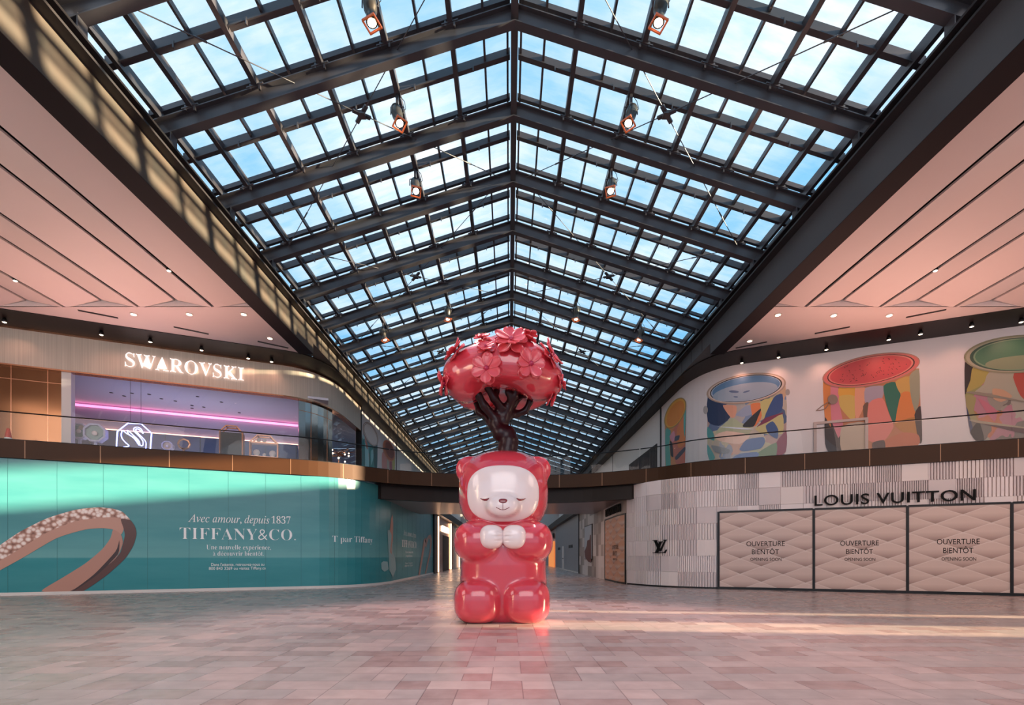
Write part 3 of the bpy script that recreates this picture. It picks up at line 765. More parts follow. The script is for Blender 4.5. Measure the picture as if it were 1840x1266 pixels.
b = MB(); strip(b, LOWR, ua, ub, 1.05, 3.25, .05, .06); b.build('frame', 'frame_black', r)
b = MB(); strip(b, LOWR, ua + .1, ub - .1, 1.1, 3.2, .06, .01); b.build('print', mc('#b9bcc2'), r)
b = MB(); z4 = zm(970, 840, 5.275)
poly(b, LOWR, z4([(434, 790), (455, 740), (460, 690), (482, 680), (488, 630), (496, 640), (496, 900), (470, 890), (440, 850)]), .075); b.build('red_figure', mc('#5a1f1e'), r)
kids_local(r)
# grey corridor hoarding and door
ug0 = LOWR.ucol(998.5)[0]
r = empty('grey_hoarding', (5.1, 40, 0)); tag(r, 'plain grey metallic hoarding along the right corridor wall', 'hoarding')
b = MB(); strip(b, LOWR, ug0, uV - .1, .08, Z_FB, 0, .1); b.build('sheet', 'grey_wall', r)
b = MB(); strip(b, LOWR, ug0, uV - .1, 0, .08, .01, .1); b.build('skirting', 'baseboard', r)
b = MB(); strip(b, LOWR, uV - .12, uV - .02, 0, Z_FB, .06, .1); b.build('end_post', 'frame_black', r)
for pl, pr, yb, cp in ((1022, 1029.5, 984.5, 5.5), (1002.5, 1007, 988, 4.5)):        # too small to read: a row of dark strokes
    (g0, zg0), g1, zg1 = LOWR.pix(pl, yb), LOWR.ucol(pr)[0], LOWR.pix(pl, yb - cp)[1]; b = MB()
    for k in range(5): w_ = (g1 - g0) / 5; strip(b, LOWR, g0 + k * w_, g0 + (k + .55) * w_, zg0, zg1, .012, .006)
    b.build('lettering', 'ink', r)
kids_local(r)
ud0, ud1 = LOWR.ucol(1010.5)[0], LOWR.ucol(1013.5)[0]
b = MB(); strip(b, LOWR, ud0, ud1, 0, 2.2, .04, .05); d = struct(b.build('door_1', 'white'))
b = MB(); strip(b, LOWR, ud1 - .5, ud1 - .4, 1.0, 1.1, .09, .05); b.build('door_handle', 'steel', d)
r = empty('lit_shopfront', (5.1, 56, 0)); tag(r, 'orange-lit shopfront at far end of right corridor', 'shopfront')
b = MB(); strip(b, LOWR, ug0 - 9, ug0 - 2, 0, 3.0, .05, .1); b.build('lit_window', mat('lit_shop_window', '#d08850', .5, emit='#ff9a50', es=.7), r)
b = MB(); strip(b, LOWR, ug0 - 9, ug0 - 2, 3.4, 3.9, .08, .1); b.build('sign_board', 'frame_black', r); kids_local(r)

# ------------------------------------------------------------------ balustrades on the upper edge
def balustrade(u0, u1, label):
    c = FAS.at((u0 + u1) / 2)[0]; r = empty('glass_balustrade', (c.x, c.y, Z_FT)); tag(r, label, 'balustrade', 'glass balustrades along the upper floor')
    n = max(1, round((u1 - u0) / 1.93)); st = (u1 - u0) / n
    for k in range(n):
        b = MB(); a, e = u0 + k * st + .008, u0 + (k + 1) * st - .008; us = FAS.us(a, e)
        for q in us: b.v += [FAS.P(q, Z_FT, -.07), FAS.P(q, Z_RAIL, -.07)]
        for i in range(len(us) - 1): b.f.append([2 * i, 2 * i + 2, 2 * i + 3, 2 * i + 1]); b.mi.append(0)
        b.build('glass_panel', 'rail_glass', r)
    b = MB(); us = FAS.us(u0, u1); b.tube([FAS.P(q, Z_RAIL, -.07) for q in us], .022, 6); b.build('handrail', 'frame_black', r)
    b = MB(); strip(b, FAS, u0, u1, Z_FT - .02, Z_FT + .03, -.03, .08); b.build('base_shoe', 'soffit', r)
    kids_local(r)
balustrade(FAS.c[1] - 12.0, uA, 'clear glass balustrade with slim dark rail in front of the upper left shop')
balustrade(uA + .06, uB - .06, 'clear glass balustrade across the bridge behind the sculpture')
balustrade(uB, FAS.L - .1, 'clear glass balustrade with slim dark rail below the big paint can mural')

# ------------------------------------------------------------------ upper right mural of paint cans
M['mural'] = noisy('pale_pink_print', '#e0d4d4', .4, .02, .8, stretch=(5, 5, .1))
mu = empty('wall_mural', (13, 19, Z_FT)); tag(mu, 'pale wall mural of giant open paint cans on upper right wall', 'mural')
uM0 = UPR.ucol(1189)[0]
b = MB(); strip(b, UPR, uM0, UPR.L, Z_FT, Z_S, .012, .012); b.build('backing_sheet', 'mural', mu)
def ell(cx, cy, rx, ry, rot, n=40, a0=0, a1=360):
    c, s_ = math.cos(R(rot)), math.sin(R(rot)); o = []
    for k in range(n):
        a = R(a0 + (a1 - a0) * k / n); x, y = rx * math.cos(a), ry * math.sin(a); o.append((cx + x * c - y * s_, cy + x * s_ + y * c))
    return o
def crumple(name, stops):
    m = mat(name, '#888888', .3); t = NT(m); v = t.n('ShaderNodeTexNoise', {'Vector': t.obj(), 'Scale': 1.6, 'Detail': 2}).outputs['Color']
    vo = t.n('ShaderNodeTexVoronoi', {'Vector': t.n('ShaderNodeVectorMath', {0: t.obj(), 1: v}, operation='ADD').outputs[0], 'Scale': 1.5})
    sx = t.n('ShaderNodeSeparateColor', {0: vo.outputs['Color']}).outputs[0]
    t.base(t.ramp(sx, stops)); return m
M['crumple_a'] = crumple('crumpled_metal_print', [(0, '#2c3f66'), (.25, '#7f8fb0'), (.45, '#c9b49c'), (.6, '#a9b08c'), (.8, '#d8a58c'), (1, '#4a6a80')])
M['crumple_b'] = crumple('crumpled_metal_print_green', [(0, '#5a4a44'), (.3, '#a8998a'), (.5, '#9a8f88'), (.7, '#b46a7c'), (.85, '#8f8a50'), (1, '#c0603c')])
M['crumple_c'] = crumple('crumpled_metal_print_teal', [(0, '#1f4a58'), (.3, '#7fb4bc'), (.55, '#3d7f86'), (.8, '#a9cdd0'), (1, '#c07868')])
def can(path, Z, body, patches, rims, parent, bodymat, extra=(), off0=.02):
    mats = [bodymat]; idx = {}
    def mi(c):
        k = c if c in M else mc(c)
        if k not in idx: idx[k] = len(mats); mats.append(k)
        return idx[k]
    b = MB(); o = off0; poly(b, path, Z(body), o)
    for c, pts in patches: o += .0012; poly(b, path, Z(soft(pts)), o, mi(c))
    for c, pts in rims: o += .002; poly(b, path, Z(pts), o, mi(c))
    return b.build('can_print', mats, parent)
Zb = zm(1240, 640, 6.332)
can(UPR, Zb, [(200, 450), (200, 1110), (235, 1205), (620, 1185), (1060, 1145), (1090, 1080), (1100, 560), (1085, 330), (640, 330)],
    [('#1f2f55', [(205, 470), (370, 550), (460, 690), (330, 790), (205, 740)]), ('#d99a80', [(375, 555), (520, 560), (530, 620), (510, 690), (470, 700), (420, 640)]),
     ('#9aa0b8', [(540, 640), (650, 555), (800, 580), (700, 660), (600, 690), (520, 670)]), ('#e07c48', [(690, 545), (790, 530), (830, 600), (800, 720), (730, 800), (700, 640)]),
     ('#1c1a22', [(590, 800), (690, 690), (810, 590), (770, 700), (720, 800)]), ('#c8b878', [(800, 515), (960, 470), (950, 560), (880, 620), (830, 720)]),
     ('#2f4a80', [(950, 470), (1050, 430), (1040, 620), (840, 720)]), ('#7c2848', [(800, 760), (860, 700), (1060, 640), (1000, 690), (760, 810)]),
     ('#b0b494', [(290, 870), (480, 700), (600, 790), (560, 830)]), ('#e6c0ae', [(290, 900), (420, 850), (680, 900), (560, 1000), (330, 960)]),
     ('#c9ba80', [(740, 820), (900, 740), (1050, 660), (1050, 880), (830, 880)]), ('#3a5488', [(860, 790), (940, 740), (1000, 830), (990, 940), (890, 880)]),
     ('#5870a0', [(560, 1060), (640, 950), (830, 920), (850, 980), (800, 1050), (620, 1080)]), ('#8c2c48', [(980, 980), (1095, 850), (1090, 1080), (990, 1140)]),
     ('#7c9470', [(780, 1090), (980, 980), (970, 1140), (770, 1150)]), ('#4f9090', [(205, 800), (270, 870), (280, 960), (205, 920)]), ('#62a0a0', [(205, 1000), (290, 1150), (235, 1195), (205, 1110)]),
     ('#8a8c90', [(250, 1010), (450, 1060), (430, 1110), (290, 1090)]), ('#6880b0', [(480, 1170), (560, 1110), (760, 1090), (770, 1140)]), ('#d8dce8', [(310, 800), (600, 815), (730, 830), (600, 835)])],
    [('#b09484', ell(642, 367, 452, 165, -9)), ('#d6c0b4', ell(642, 367, 432, 154, -9)), ('#2c2420', ell(640, 368, 410, 146, -9)), ('#a8b4c8', ell(638, 370, 396, 138, -9)), ('#5a80a8', ell(640, 365, 384, 128, -9)),
     ('#9aa6b8', ell(630, 408, 368, 96, -9)), ('#5a6a8c', ell(500, 405, 55, 14, 4)), ('#5a6a8c', ell(640, 405, 40, 9, -15)), ('#5a6a8c', ell(520, 465, 26, 8, 5))], mu, 'crumple_a')
b = MB(); poly(b, UPR, Zb(ell(182, 610, 26, 48, 0)), .035); poly(b, UPR, Zb(ell(1108, 410, 26, 36, 0)), .035); b.build('can_lug_print', mc('#a89c98', .3), mu)
Zr = zm(1440, 610, 5.754)
can(UPR, Zr, [(222, 400), (240, 800), (245, 1080), (290, 1170), (700, 1140), (1200, 1095), (1245, 1040), (1230, 700), (1215, 300), (700, 300)],
    [('#d8803c', [(223, 430), (300, 470), (300, 910), (240, 800)]), ('#d47a88', [(300, 480), (380, 500), (400, 700), (430, 880), (380, 1020), (310, 850)]), ('#dca038', [(390, 495), (550, 495), (550, 590), (390, 590)]),
     ('#d0ac58', [(390, 585), (550, 585), (550, 830), (500, 820), (400, 700)]), ('#e09878', [(553, 500), (660, 500), (640, 700), (560, 840)]), ('#a494a4', [(660, 500), (845, 480), (835, 600), (740, 660), (655, 650)]),
     ('#6a4834', [(635, 690), (690, 650), (690, 870), (650, 860)]), ('#dc7c70', [(690, 665), (835, 605), (900, 760), (950, 900), (850, 1050), (690, 1040)]), ('#1f6450', [(845, 480), (965, 440), (1025, 600), (955, 870), (880, 680)]),
     ('#c49a50', [(970, 435), (1115, 380), (1120, 560), (1022, 560)]), ('#d87c38', [(1028, 560), (1130, 555), (1180, 800), (1050, 930), (968, 860)]), ('#98947c', [(1115, 375), (1213, 310), (1220, 600), (1180, 760), (1130, 600)]),
     ('#b87830', [(960, 870), (1180, 800), (1200, 980), (1050, 960)]), ('#3c2420', [(1165, 780), (1230, 690), (1245, 1040), (1210, 1060)]), ('#3a2c2c', [(240, 800), (300, 910), (310, 850), (380, 1020), (415, 940), (415, 1160), (290, 1170), (245, 1080)]),
     ('#bca894', [(415, 900), (660, 860), (670, 1138), (415, 1158)]), ('#c46c48', [(870, 1040), (1050, 960), (1205, 985), (1200, 1095), (870, 1128)]), ('#4a3030', [(735, 1065), (850, 1040), (860, 1130), (740, 1140)])],
    [('#b08070', ell(718, 318, 512, 158, -11)), ('#d06a64', ell(718, 320, 500, 148, -11)), ('#4a2420', ell(716, 318, 460, 138, -11)), ('#d87a70', ell(714, 318, 446, 132, -11)), ('#c8484c', ell(712, 318, 428, 122, -11))], mu, mc('#c07850'))
b = MB()
for k in range(60):
    a, q = rnd.uniform(0, 6.28), rnd.uniform(.05, .9) ** .6; x, y = 712 + 410 * q * math.cos(a) * math.cos(R(-11)) - 112 * q * math.sin(a) * math.sin(R(-11)), 318 + 410 * q * math.cos(a) * math.sin(R(-11)) + 112 * q * math.sin(a)
    poly(b, UPR, Zr(ell(x, y, rnd.uniform(4, 14), 3, rnd.uniform(-60, 60), 6)), .075)
b.build('paint_specks', mc('#3c1c1c'), mu)['kind'] = 'stuff'
b = MB(); poly(b, UPR, Zr(ell(320, 622, 52, 50, 20)), .07); b.build('can_lug_print', mc('#8c7468', .3), mu)
b = MB(); hp = Zr([(290, 640), (210, 690), (150, 738), (190, 735), (240, 720), (290, 660)]); q = [UPR.pix(*p) for p in hp]; b.tube([UPR.P(u, z, .075) for u, z in q], .018, 6); b.build('can_handle_print', mc('#9c8070', .3), mu)
Zg = zm(1680, 580, 5.0625)
can(UPR, Zg, [(270, 330), (270, 640), (290, 830), (320, 1000), (370, 1072), (800, 1050), (1240, 1000), (1250, 300), (760, 280)],
    [('#2c1c18', [(270, 360), (345, 400), (330, 500), (285, 630), (270, 640)]), ('#a89448', [(345, 400), (490, 450), (430, 560), (285, 630), (320, 520)]), ('#a89c88', [(490, 450), (720, 460), (740, 600), (800, 700), (540, 640), (350, 640), (440, 560)]),
     ('#b0402c', [(715, 460), (1000, 440), (1000, 720), (800, 690), (740, 590)]), ('#c06878', [(390, 690), (460, 720), (560, 800), (540, 900), (470, 820)]), ('#c49474', [(520, 600), (620, 610), (700, 670), (600, 720), (530, 690)]),
     ('#9c8c58', [(280, 660), (370, 680), (350, 800), (390, 900), (320, 880), (285, 760)]), ('#3c4060', [(285, 760), (320, 880), (350, 990), (320, 1000), (290, 830)]), ('#2a1c18', [(320, 1000), (350, 940), (400, 900), (445, 1065), (370, 1072)]),
     ('#5a3438', [(390, 910), (560, 920), (820, 960), (820, 1010), (600, 960)]), ('#8c7c6c', [(275, 632), (400, 630), (820, 715), (820, 725), (400, 660)]), ('#a8947c', [(320, 880), (820, 950), (820, 962), (390, 912)])],
    [('#8c8468', ell(762, 285, 504, 172, -4)), ('#a89c84', ell(762, 287, 486, 158, -4)), ('#3c5040', ell(762, 287, 452, 150, -4)), ('#7c9070', ell(764, 288, 422, 142, -4)), ('#4f7458', ell(766, 286, 408, 132, -4)), ('#8a8c6c', ell(790, 360, 340, 62, -4))], mu, 'crumple_b')
Zo = zm(1020, 640, 4.87)
can(UPR, Zo, [(853, 600), (857, 960), (945, 962), (1030, 960), (1040, 450), (945, 500)],
    [('#5aa498', [(858, 640), (905, 650), (895, 760), (905, 955), (862, 955)]), ('#c87060', [(930, 640), (1020, 560), (1030, 955), (960, 955), (920, 820)]), ('#d8804c', [(960, 640), (1030, 500), (1030, 760), (970, 800)]), ('#d890a0', [(895, 700), (935, 650), (945, 720), (920, 750)]),
     ('#4a5060', [(945, 700), (985, 690), (975, 730), (940, 740)]), ('#2c3038', [(900, 740), (920, 760), (930, 880), (905, 860)]), ('#4c4c5c', [(945, 880), (1030, 790), (1030, 830), (960, 905)]), ('#62a8a0', [(1022, 480), (1040, 470), (1032, 700), (1020, 640)])],
    [('#a88a50', ell(946, 496, 148, 76, -62)), ('#e0a040', ell(946, 496, 138, 68, -62)), ('#dc8838', ell(950, 500, 122, 58, -62))], mu, mc('#d08858'))
kids_local(mu)
# door in the mural, hidden joint and corridor window
ud0, ud1 = UPR.ucol(1464)[0], UPR.ucol(1556)[0]
b = MB()
zt = UPR.pix(1500, 760)[1]
for a, c_, z0, z1 in ((ud0 - .05, ud0 + .05, Z_FT, zt), (ud1 - .05, ud1 + .05, Z_FT, zt), (ud0 - .05, ud1 + .05, zt, zt + .1)): strip(b, UPR, a, c_, z0, z1, .09, .09)
struct(b.build('door_2', mc('#bfa8a0')))
b = MB(); strip(b, UPR, uM0 - .12, uM0, Z_FT, Z_S, .06, .06); struct(b.build('trim_7', 'frame_black'))
uw0, uw1 = UPR.ucol(1131)[0], UPR.ucol(1181)[0]
b = MB(); strip(b, UPR, uw0, uw1, Z_FT, 7.65, .03, .03); struct(b.build('window_3', 'black'))
b = MB(); n = 24
for k in range(n): a = uw0 + (uw1 - uw0) * k / n; strip(b, UPR, a, a + .03, Z_FT, 7.6, .045, .02)
struct(b.build('window_slats', 'steel', bpy.data.objects['window_3']))
uw = UPR.ucol(1123)[0]; b = MB(); strip(b, UPR, uw0 - 5.5, uw0 - 5.4, Z_FT, Z_S, .02, .02); struct(b.build('trim_8', 'frame_black'))
# left corridor mural
ml = empty('wall_mural', (-8.2, 30, Z_FT)); tag(ml, 'white corridor mural with two paint cans behind the left balustrade', 'mural')
u0, u1 = UPL.ucol(648)[0], UPL.ucol(711)[0]
b = MB(); strip(b, UPL, u0, u1, Z_FT, Z_S, .012, .012); b.build('backing_sheet', 'mural', ml)
Zl = zm(600, 700, 6.33)
can(UPL, Zl, [(330, 480), (315, 560), (310, 875), (485, 885), (492, 560), (410, 500)],
    [('#2f7f80', [(312, 620), (345, 560), (350, 870), (312, 870)]), ('#9cd0d4', [(350, 600), (385, 650), (395, 880), (355, 870)]), ('#c47868', [(352, 580), (375, 600), (380, 680), (358, 640)]), ('#3a8c88', [(400, 650), (440, 650), (450, 880), (400, 880)]), ('#1f5c60', [(445, 650), (490, 600), (487, 880), (455, 880)]), ('#8cc4c8', [(415, 700), (440, 680), (445, 760), (420, 860)])],
    [('#a8887c', ell(411, 504, 148, 70, 66)), ('#e6d6d0', ell(411, 504, 138, 62, 66)), ('#6c4c44', ell(412, 504, 132, 58, 66)), ('#e2d2cc', ell(412, 506, 128, 55, 66))], ml, 'crumple_c')
can(UPL, Zl, [(558, 700), (545, 720), (545, 895), (690, 905), (690, 700), (620, 690)],
    [('#d89088', [(545, 720), (590, 740), (600, 898), (545, 895)]), ('#c0b0a0', [(600, 790), (625, 820), (628, 900), (603, 898)]), ('#b05868', [(628, 820), (655, 820), (658, 902), (630, 900)]), ('#b8b06c', [(660, 800), (688, 740), (690, 900), (662, 902)])],
    [('#d08060', ell(620, 690, 126, 60, 72)), ('#c06848', ell(622, 690, 116, 52, 72)), ('#8c4c40', ell(628, 686, 98, 42, 72))], ml, mc('#c88878'))
kids_local(ml)
b = MB(); strip(b, UPL, u1, u1 + .12, Z_FT, Z_S, .05, .05); struct(b.build('trim_9', 'frame_black'))

# ------------------------------------------------------------------ upper left shop
b = MB(); strip(b, UPL, 0, uS0, Z_FT, Z_H, 0, .1); struct(b.build('wall_metal_left', 'mirror_bronze'))
b = MB(); strip(b, UPL, uS1, uS2, Z_FT, Z_H, 0, .1); struct(b.build('wall_metal_corner', 'mirror_steel'))
b = MB()
for px in (86, 20, 559, 588): u = UPL.ucol(px)[0]; strip(b, UPL, u - .012, u + .012, Z_FT, Z_H, .006, .01)
for a, c_ in ((0, uS0), (uS1, uS2)): strip(b, UPL, a, c_, 7.62, 7.645, .006, .01)
struct(b.build('trim_10', 'gold'))
def gpane(path, u0, u1, z0, z1, off, name):
    b = MB(); us = path.us(u0, u1)
    for q in us: b.v += [path.P(q, z0, off), path.P(q, z1, off)]
    for i in range(len(us) - 1): b.f.append([2 * i, 2 * i + 2, 2 * i + 3, 2 * i + 1]); b.mi.append(0)
    return struct(b.build(name, 'shop_glass'))
gpane(UPL, uS0, uS1, Z_FT, Z_H, 0, 'window_4'); gpane(UPL, uS2, uS3, Z_FT, Z_H, 0, 'window_5')
o2, tdir = UPL.at(uS0); nin = Vector((-tdir.y, tdir.x))
def I(a, bb, z): q = o2 + tdir * a + nin * bb; return (q.x, q.y, z)
WL = uS1 - uS0
M['shop_ceiling'] = mat('shop_ceiling', '#cbc9d6', .5); M['shop_wall'] = mat('shop_wall', '#a9a8bc', .6); M['navy'] = mat('navy_cabinet', '#2c3358', .4)
M['pink_cove'] = mat('pink_cove_light', '#ffffff', .5, emit='#ff78a8', es=2.2); M['peach_cove'] = mat('peach_cove_light', '#ffffff', .5, emit='#ffb090', es=3.0)
b = MB(); b.box(-2.5, WL + 1.2, 0.12, 9, 8.2, 8.3, fn=I); b.box(-15.5, -8.45, 22.5, 31, 8.21, 8.3); struct(b.build('ceiling_shop', 'shop_ceiling'))
b = MB(); b.box(-2.5, WL + 1.2, 4.7, 4.9, Z_FT, 8.2, fn=I); b.box(-2.6, -2.5, .12, 4.7, Z_FT, 8.2, fn=I); b.box(WL + 1.2, WL + 1.3, 1.8, 4.9, Z_FT, 8.2, fn=I); b.box(-18, -8.5, 31, 31.2, Z_FT, 8.2); struct(b.build('wall_shop', 'shop_wall'))
b = MB(); b.box(-.02, .26, -.02, .32, Z_FT, Z_H, fn=I); struct(b.build('trim_11', 'white'))
b = MB(); b.box(-2.5, WL + 1, .1, 9, Z_FT - .02, Z_FT + .02, fn=I); struct(b.build('floor_shop', 'shop_wall'))
cv = empty('cove_light', I(4, 4.6, 7.4)); tag(cv, 'glowing pink cove light strips along the back of the upper left shop', 'light')
b = MB(); b.box(-2.4, WL + 1, 4.55, 4.66, 8.03, 8.11, fn=I); b.build('upper_strip', 'pink_cove', cv)
b = MB(); b.box(-2.4, WL + 1, 4.55, 4.66, 7.04, 7.09, fn=I); b.build('lower_strip', 'peach_cove', cv); kids_local(cv)
r = empty('wall_cabinet', I(4, 4.4, Z_FT)); tag(r, 'long low navy cabinet at the back of the upper left shop', 'cabinet')
b = MB(); b.box(-2.3, WL + 1, 4.1, 4.65, Z_FT + .02, 6.95, fn=I); b.build('body', 'navy', r); b = MB()
for k in range(9): b.box(-2 + k * 1.4, -1.97 + k * 1.4, 4.08, 4.1, Z_FT + .05, 6.95, fn=I)
b.build('door_gap', 'black', r); kids_local(r)
lo = I(WL / 2, 2.6, 5.3)
area('shop_ceiling_fill', lo, I(WL / 2, 2.8, 8), 7, 75, (.80, .80, 1.0), sy=1.6)  # added upward fill lamp that brightens the shop ceiling
r = empty('neon_sign', (0, 0, 0))
def inpx(px, py, dep):
    """point inside the shop seen at a pixel, dep metres behind the window"""
    k = (px - VX) / F; p0 = o2 + nin * dep; # line p0 + a*tdir meets x = k*y
    a = (k * p0.y - p0.x) / (tdir.x - k * tdir.y); q = p0 + tdir * a; return Vector((q.x, q.y, EYE + (VY - py) * q.y / F)), a
M['neon'] = mat('neon_tube', '#ffffff', .4, emit='#8f9cff', es=7.0)
zn = zm(100, 730, 9.2)
DN = .45
def ntube(name, pts, rad, par, closed=False, smooth=True):
    p3 = [inpx(*q, DN)[0] for q in zn(pts)]
    if smooth: p3 = catmull([p3[0] * 2 - p3[1]] + p3 + [p3[-1] * 2 - p3[-2]], 6)
    b = MB(); b.tube(p3, rad, 6, closed=closed); return b.build(name, 'neon', par)
r.location = inpx(241, 800, DN)[0]; tag(r, 'glowing blue-white neon swan inside an octagon in the shop window', 'neon sign')
ntube('octagon_tube', [(1005, 668), (1022, 410), (1195, 275), (1415, 285), (1585, 440), (1565, 712), (1480, 830), (1120, 800)], .022, r, True, False)
ntube('swan_tube', [(1120, 670), (1170, 665), (1210, 645), (1150, 590), (1095, 520), (1085, 450), (1110, 400), (1180, 450), (1260, 490), (1330, 540), (1380, 640), (1300, 530), (1210, 460), (1190, 395), (1290, 480), (1370, 560), (1400, 640), (1440, 640), (1440, 570), (1380, 490), (1300, 410), (1295, 360), (1350, 340), (1410, 370), (1445, 445), (1380, 380), (1330, 375), (1340, 420), (1440, 520), (1490, 590), (1490, 700)], .017, r)
M['acrylic'] = glass('blue_acrylic', (.62, .66, .95))[0]
p3 = [inpx(*q, DN + .05)[0] for q in zn([(985, 700), (1000, 400), (1190, 260), (1425, 270), (1610, 440), (1600, 720), (1500, 850), (1100, 820)])]
b = MB(); b.add(p3, [tuple(range(8))[::-1]]); b.build('backing_plate', 'acrylic', r)
b = MB()
for q in ((1235, 255), (1410, 265)): P_ = inpx(*zn([q])[0], DN)[0]; b.tube([P_, (P_.x, P_.y, 8.2)], .006, 5)
b.build('hanging_wire', 'steel', r); kids_local(r)
# octagonal showcases
M['teal_disc'] = crumple('case_backdrop', [(0, '#123c40'), (.5, '#3f8c8c'), (1, '#c8a890')]); M['case'] = mat('case_rim', '#b4b4cc', .4)
M['pearl'] = mat('pale_jewellery', '#e8d8d0', .3)
def octo(px, py, rpx, dep, label):
    c, a = inpx(px, py, dep); rr_ = rpx * c.y / F; r = empty('octagonal_showcase', c); tag(r, label, 'display case', 'octagonal showcases in the shop window')
    ring_ = lambda q, d: [tuple(Vector((c.x + tdir.x * q * math.cos(R(22.5 + 45 * k)) + nin.x * d, c.y + tdir.y * q * math.cos(R(22.5 + 45 * k)) + nin.y * d, c.z + q * math.sin(R(22.5 + 45 * k))))) for k in range(8)]
    b = MB(); v = ring_(rr_, 0) + ring_(rr_ * .82, 0) + ring_(rr_, .32) + ring_(rr_ * .8, .1); f = []
    for k in range(8):
        j = (k + 1) % 8; f += [(k, j, 8 + j, 8 + k), (k, 16 + k, 16 + j, j), (8 + k, 8 + j, 24 + j, 24 + k)]
    f.append(tuple(range(16, 24))); b.add(v, f); b.build('rim', 'case', r)
    b = MB(); b.add(ring_(rr_ * .81, .1), [tuple(range(8))]); b.build('backdrop', 'teal_disc', r)
    b = MB(); fn = lambda x, y, z: tuple(c + Vector((tdir.x * x + nin.x * y, tdir.y * x + nin.y * y, z)))
    b.lathe([(.02, -rr_ * .3), (rr_ * .22, -rr_ * .22), (rr_ * .26, 0), (rr_ * .15, rr_ * .15), (.02, rr_ * .2)], 10, fn=lambda x, y, z: fn(x, y * .3 + .04, z)); b.build('jewel', 'pearl', r, True)
    b = MB(); b.box(-.04, .04, .1, .18, Z_FT - c.z, -rr_ * .9, fn=fn); b.box(-.18, .18, 0, .3, Z_FT - c.z, Z_FT - c.z + .03, fn=fn); b.build('stand', 'case', r); kids_local(r)
octo(140.5, 773, 15, 1.0, 'smaller octagonal showcase with teal backdrop beside the white window jamb'); octo(169, 776.5, 17.5, .45, 'larger octagonal showcase with teal backdrop next to the neon sign')
octo(300, 800, 9, 1.1, 'small dark octagonal showcase right of the neon sign, half hidden')
# ring stand
c, a = inpx(330.5, 797.5, .5); rr_ = 9.0 * c.y / F; r = empty('ring_stand', c); tag(r, 'upright golden hoop display stand between neon sign and brown cabinet', 'display stand')
b = MB(); b.tube([tuple(c + Vector((tdir.x * rr_ * math.cos(R(k * 45)), tdir.y * rr_ * math.cos(R(k * 45)), rr_ * math.sin(R(k * 45))))) for k in range(8)], .045, 6, closed=True); b.build('hoop', 'gold', r)
b = MB(); b.box(-.03, .03, -.03, .03, Z_FT, c.z - rr_, fn=lambda x, y, z: (c.x + x, c.y + y, z)); b.box(-.15, .15, -.1, .1, Z_FT, Z_FT + .04, fn=lambda x, y, z: (c.x + x, c.y + y, z)); b.build('foot', 'gold', r); kids_local(r)
# brown cabinet with an open gold gable, and a gold shelf house
M['brown'] = mat('brown_panel', '#2c1c18', .6, spec=.2)
def house(pl, pr, pyt, pyroof, dep, name, label, cat, solid):
    c0, a0 = inpx(pl, 830, dep); c1, a1 = inpx(pr, 830, dep); zt = EYE + (VY - pyt) * c0.y / F; zr = EYE + (VY - pyroof) * c0.y / F
    J = lambda x, y, z: I(x, y, z)
    r = empty(name, J((a0 + a1) / 2, dep, Z_FT)); tag(r, label, cat); w = a1 - a0
    if solid: b = MB(); b.box(a0 + .04, a1 - .04, dep + .02, dep + .38, Z_FT + .02, zt, fn=J); b.build('cabinet_body', 'brown', r)
    b = MB()
    for dd in (dep, dep + .4):
        fr = [J(a0, dd, Z_FT), J(a0, dd, zt), J(a0 + w * .27, dd, zr), J(a1 - w * .27, dd, zr), J(a1, dd, zt), J(a1, dd, Z_FT)]
        for p, q in zip(fr, fr[1:]): b.bar(p, q, .05, .05)
    for q in ((a0, zt), (a0 + w * .27, zr), (a1 - w * .27, zr), (a1, zt)): b.bar(J(q[0], dep, q[1]), J(q[0], dep + .4, q[1]), .05, .05)
    b.build('gold_frame', 'gold', r)
    if not solid:
        for zz in (zt, zt - .62, zt - 1.24): b = MB(); b.box(a0, a1, dep, dep + .4, zz - .03, zz + .03, fn=J); b.build('shelf', 'gold', r)
    kids_local(r); return a0, a1, zt
house(395, 436, 774.5, 763, .9, 'display_cabinet', 'tall dark brown cabinet with open gold gable frame in shop window', 'cabinet', True)
a0, a1, zt = house(449, 499, 793, 780, .8, 'display_shelf', 'gold framed display shelves holding pale jewellery stands near the metal pier', 'shelf', False)
LB = {'00': 'rounded pale stand at the left of the top shelf', '01': 'taller pale stand on the top shelf near its middle', '10': 'left pale round stand on the middle shelf', '11': 'small pale stand at the centre of the middle shelf', '12': 'right pale peaked stand on the middle shelf', '20': 'left pale round stand on the lowest shelf', '21': 'small pale stand at the centre of the lowest shelf', '22': 'right pale green round stand on the lowest shelf'}
for i in range(3):
    for j in range(3):
        k = '%d%d' % (i, j)
        if k not in LB: continue
        x = a0 + (a1 - a0) * (.3 + .2 * j if i == 0 else (.22, .5, .8)[j]); big = (.10 if i == 0 else .15) if not (j == 1 and i) else .08
        p = Vector(I(x, 1.0, zt - .62 * i + .03)); b = MB(); b.lathe([(big * .5, 0), (big * .4, .03), (big * .9, big * .7), (big, big * 1.3), (big * .7, big * 1.9), (.02, big * 2.1)], 12, fn=lambda X, Y, Z: (p.x + X, p.y + Y * .6, p.z + Z))
        tag(b.build('jewellery_stand', 'pearl', smooth=True), LB[k], 'jewellery stand', 'pale stands on the gold shelves')
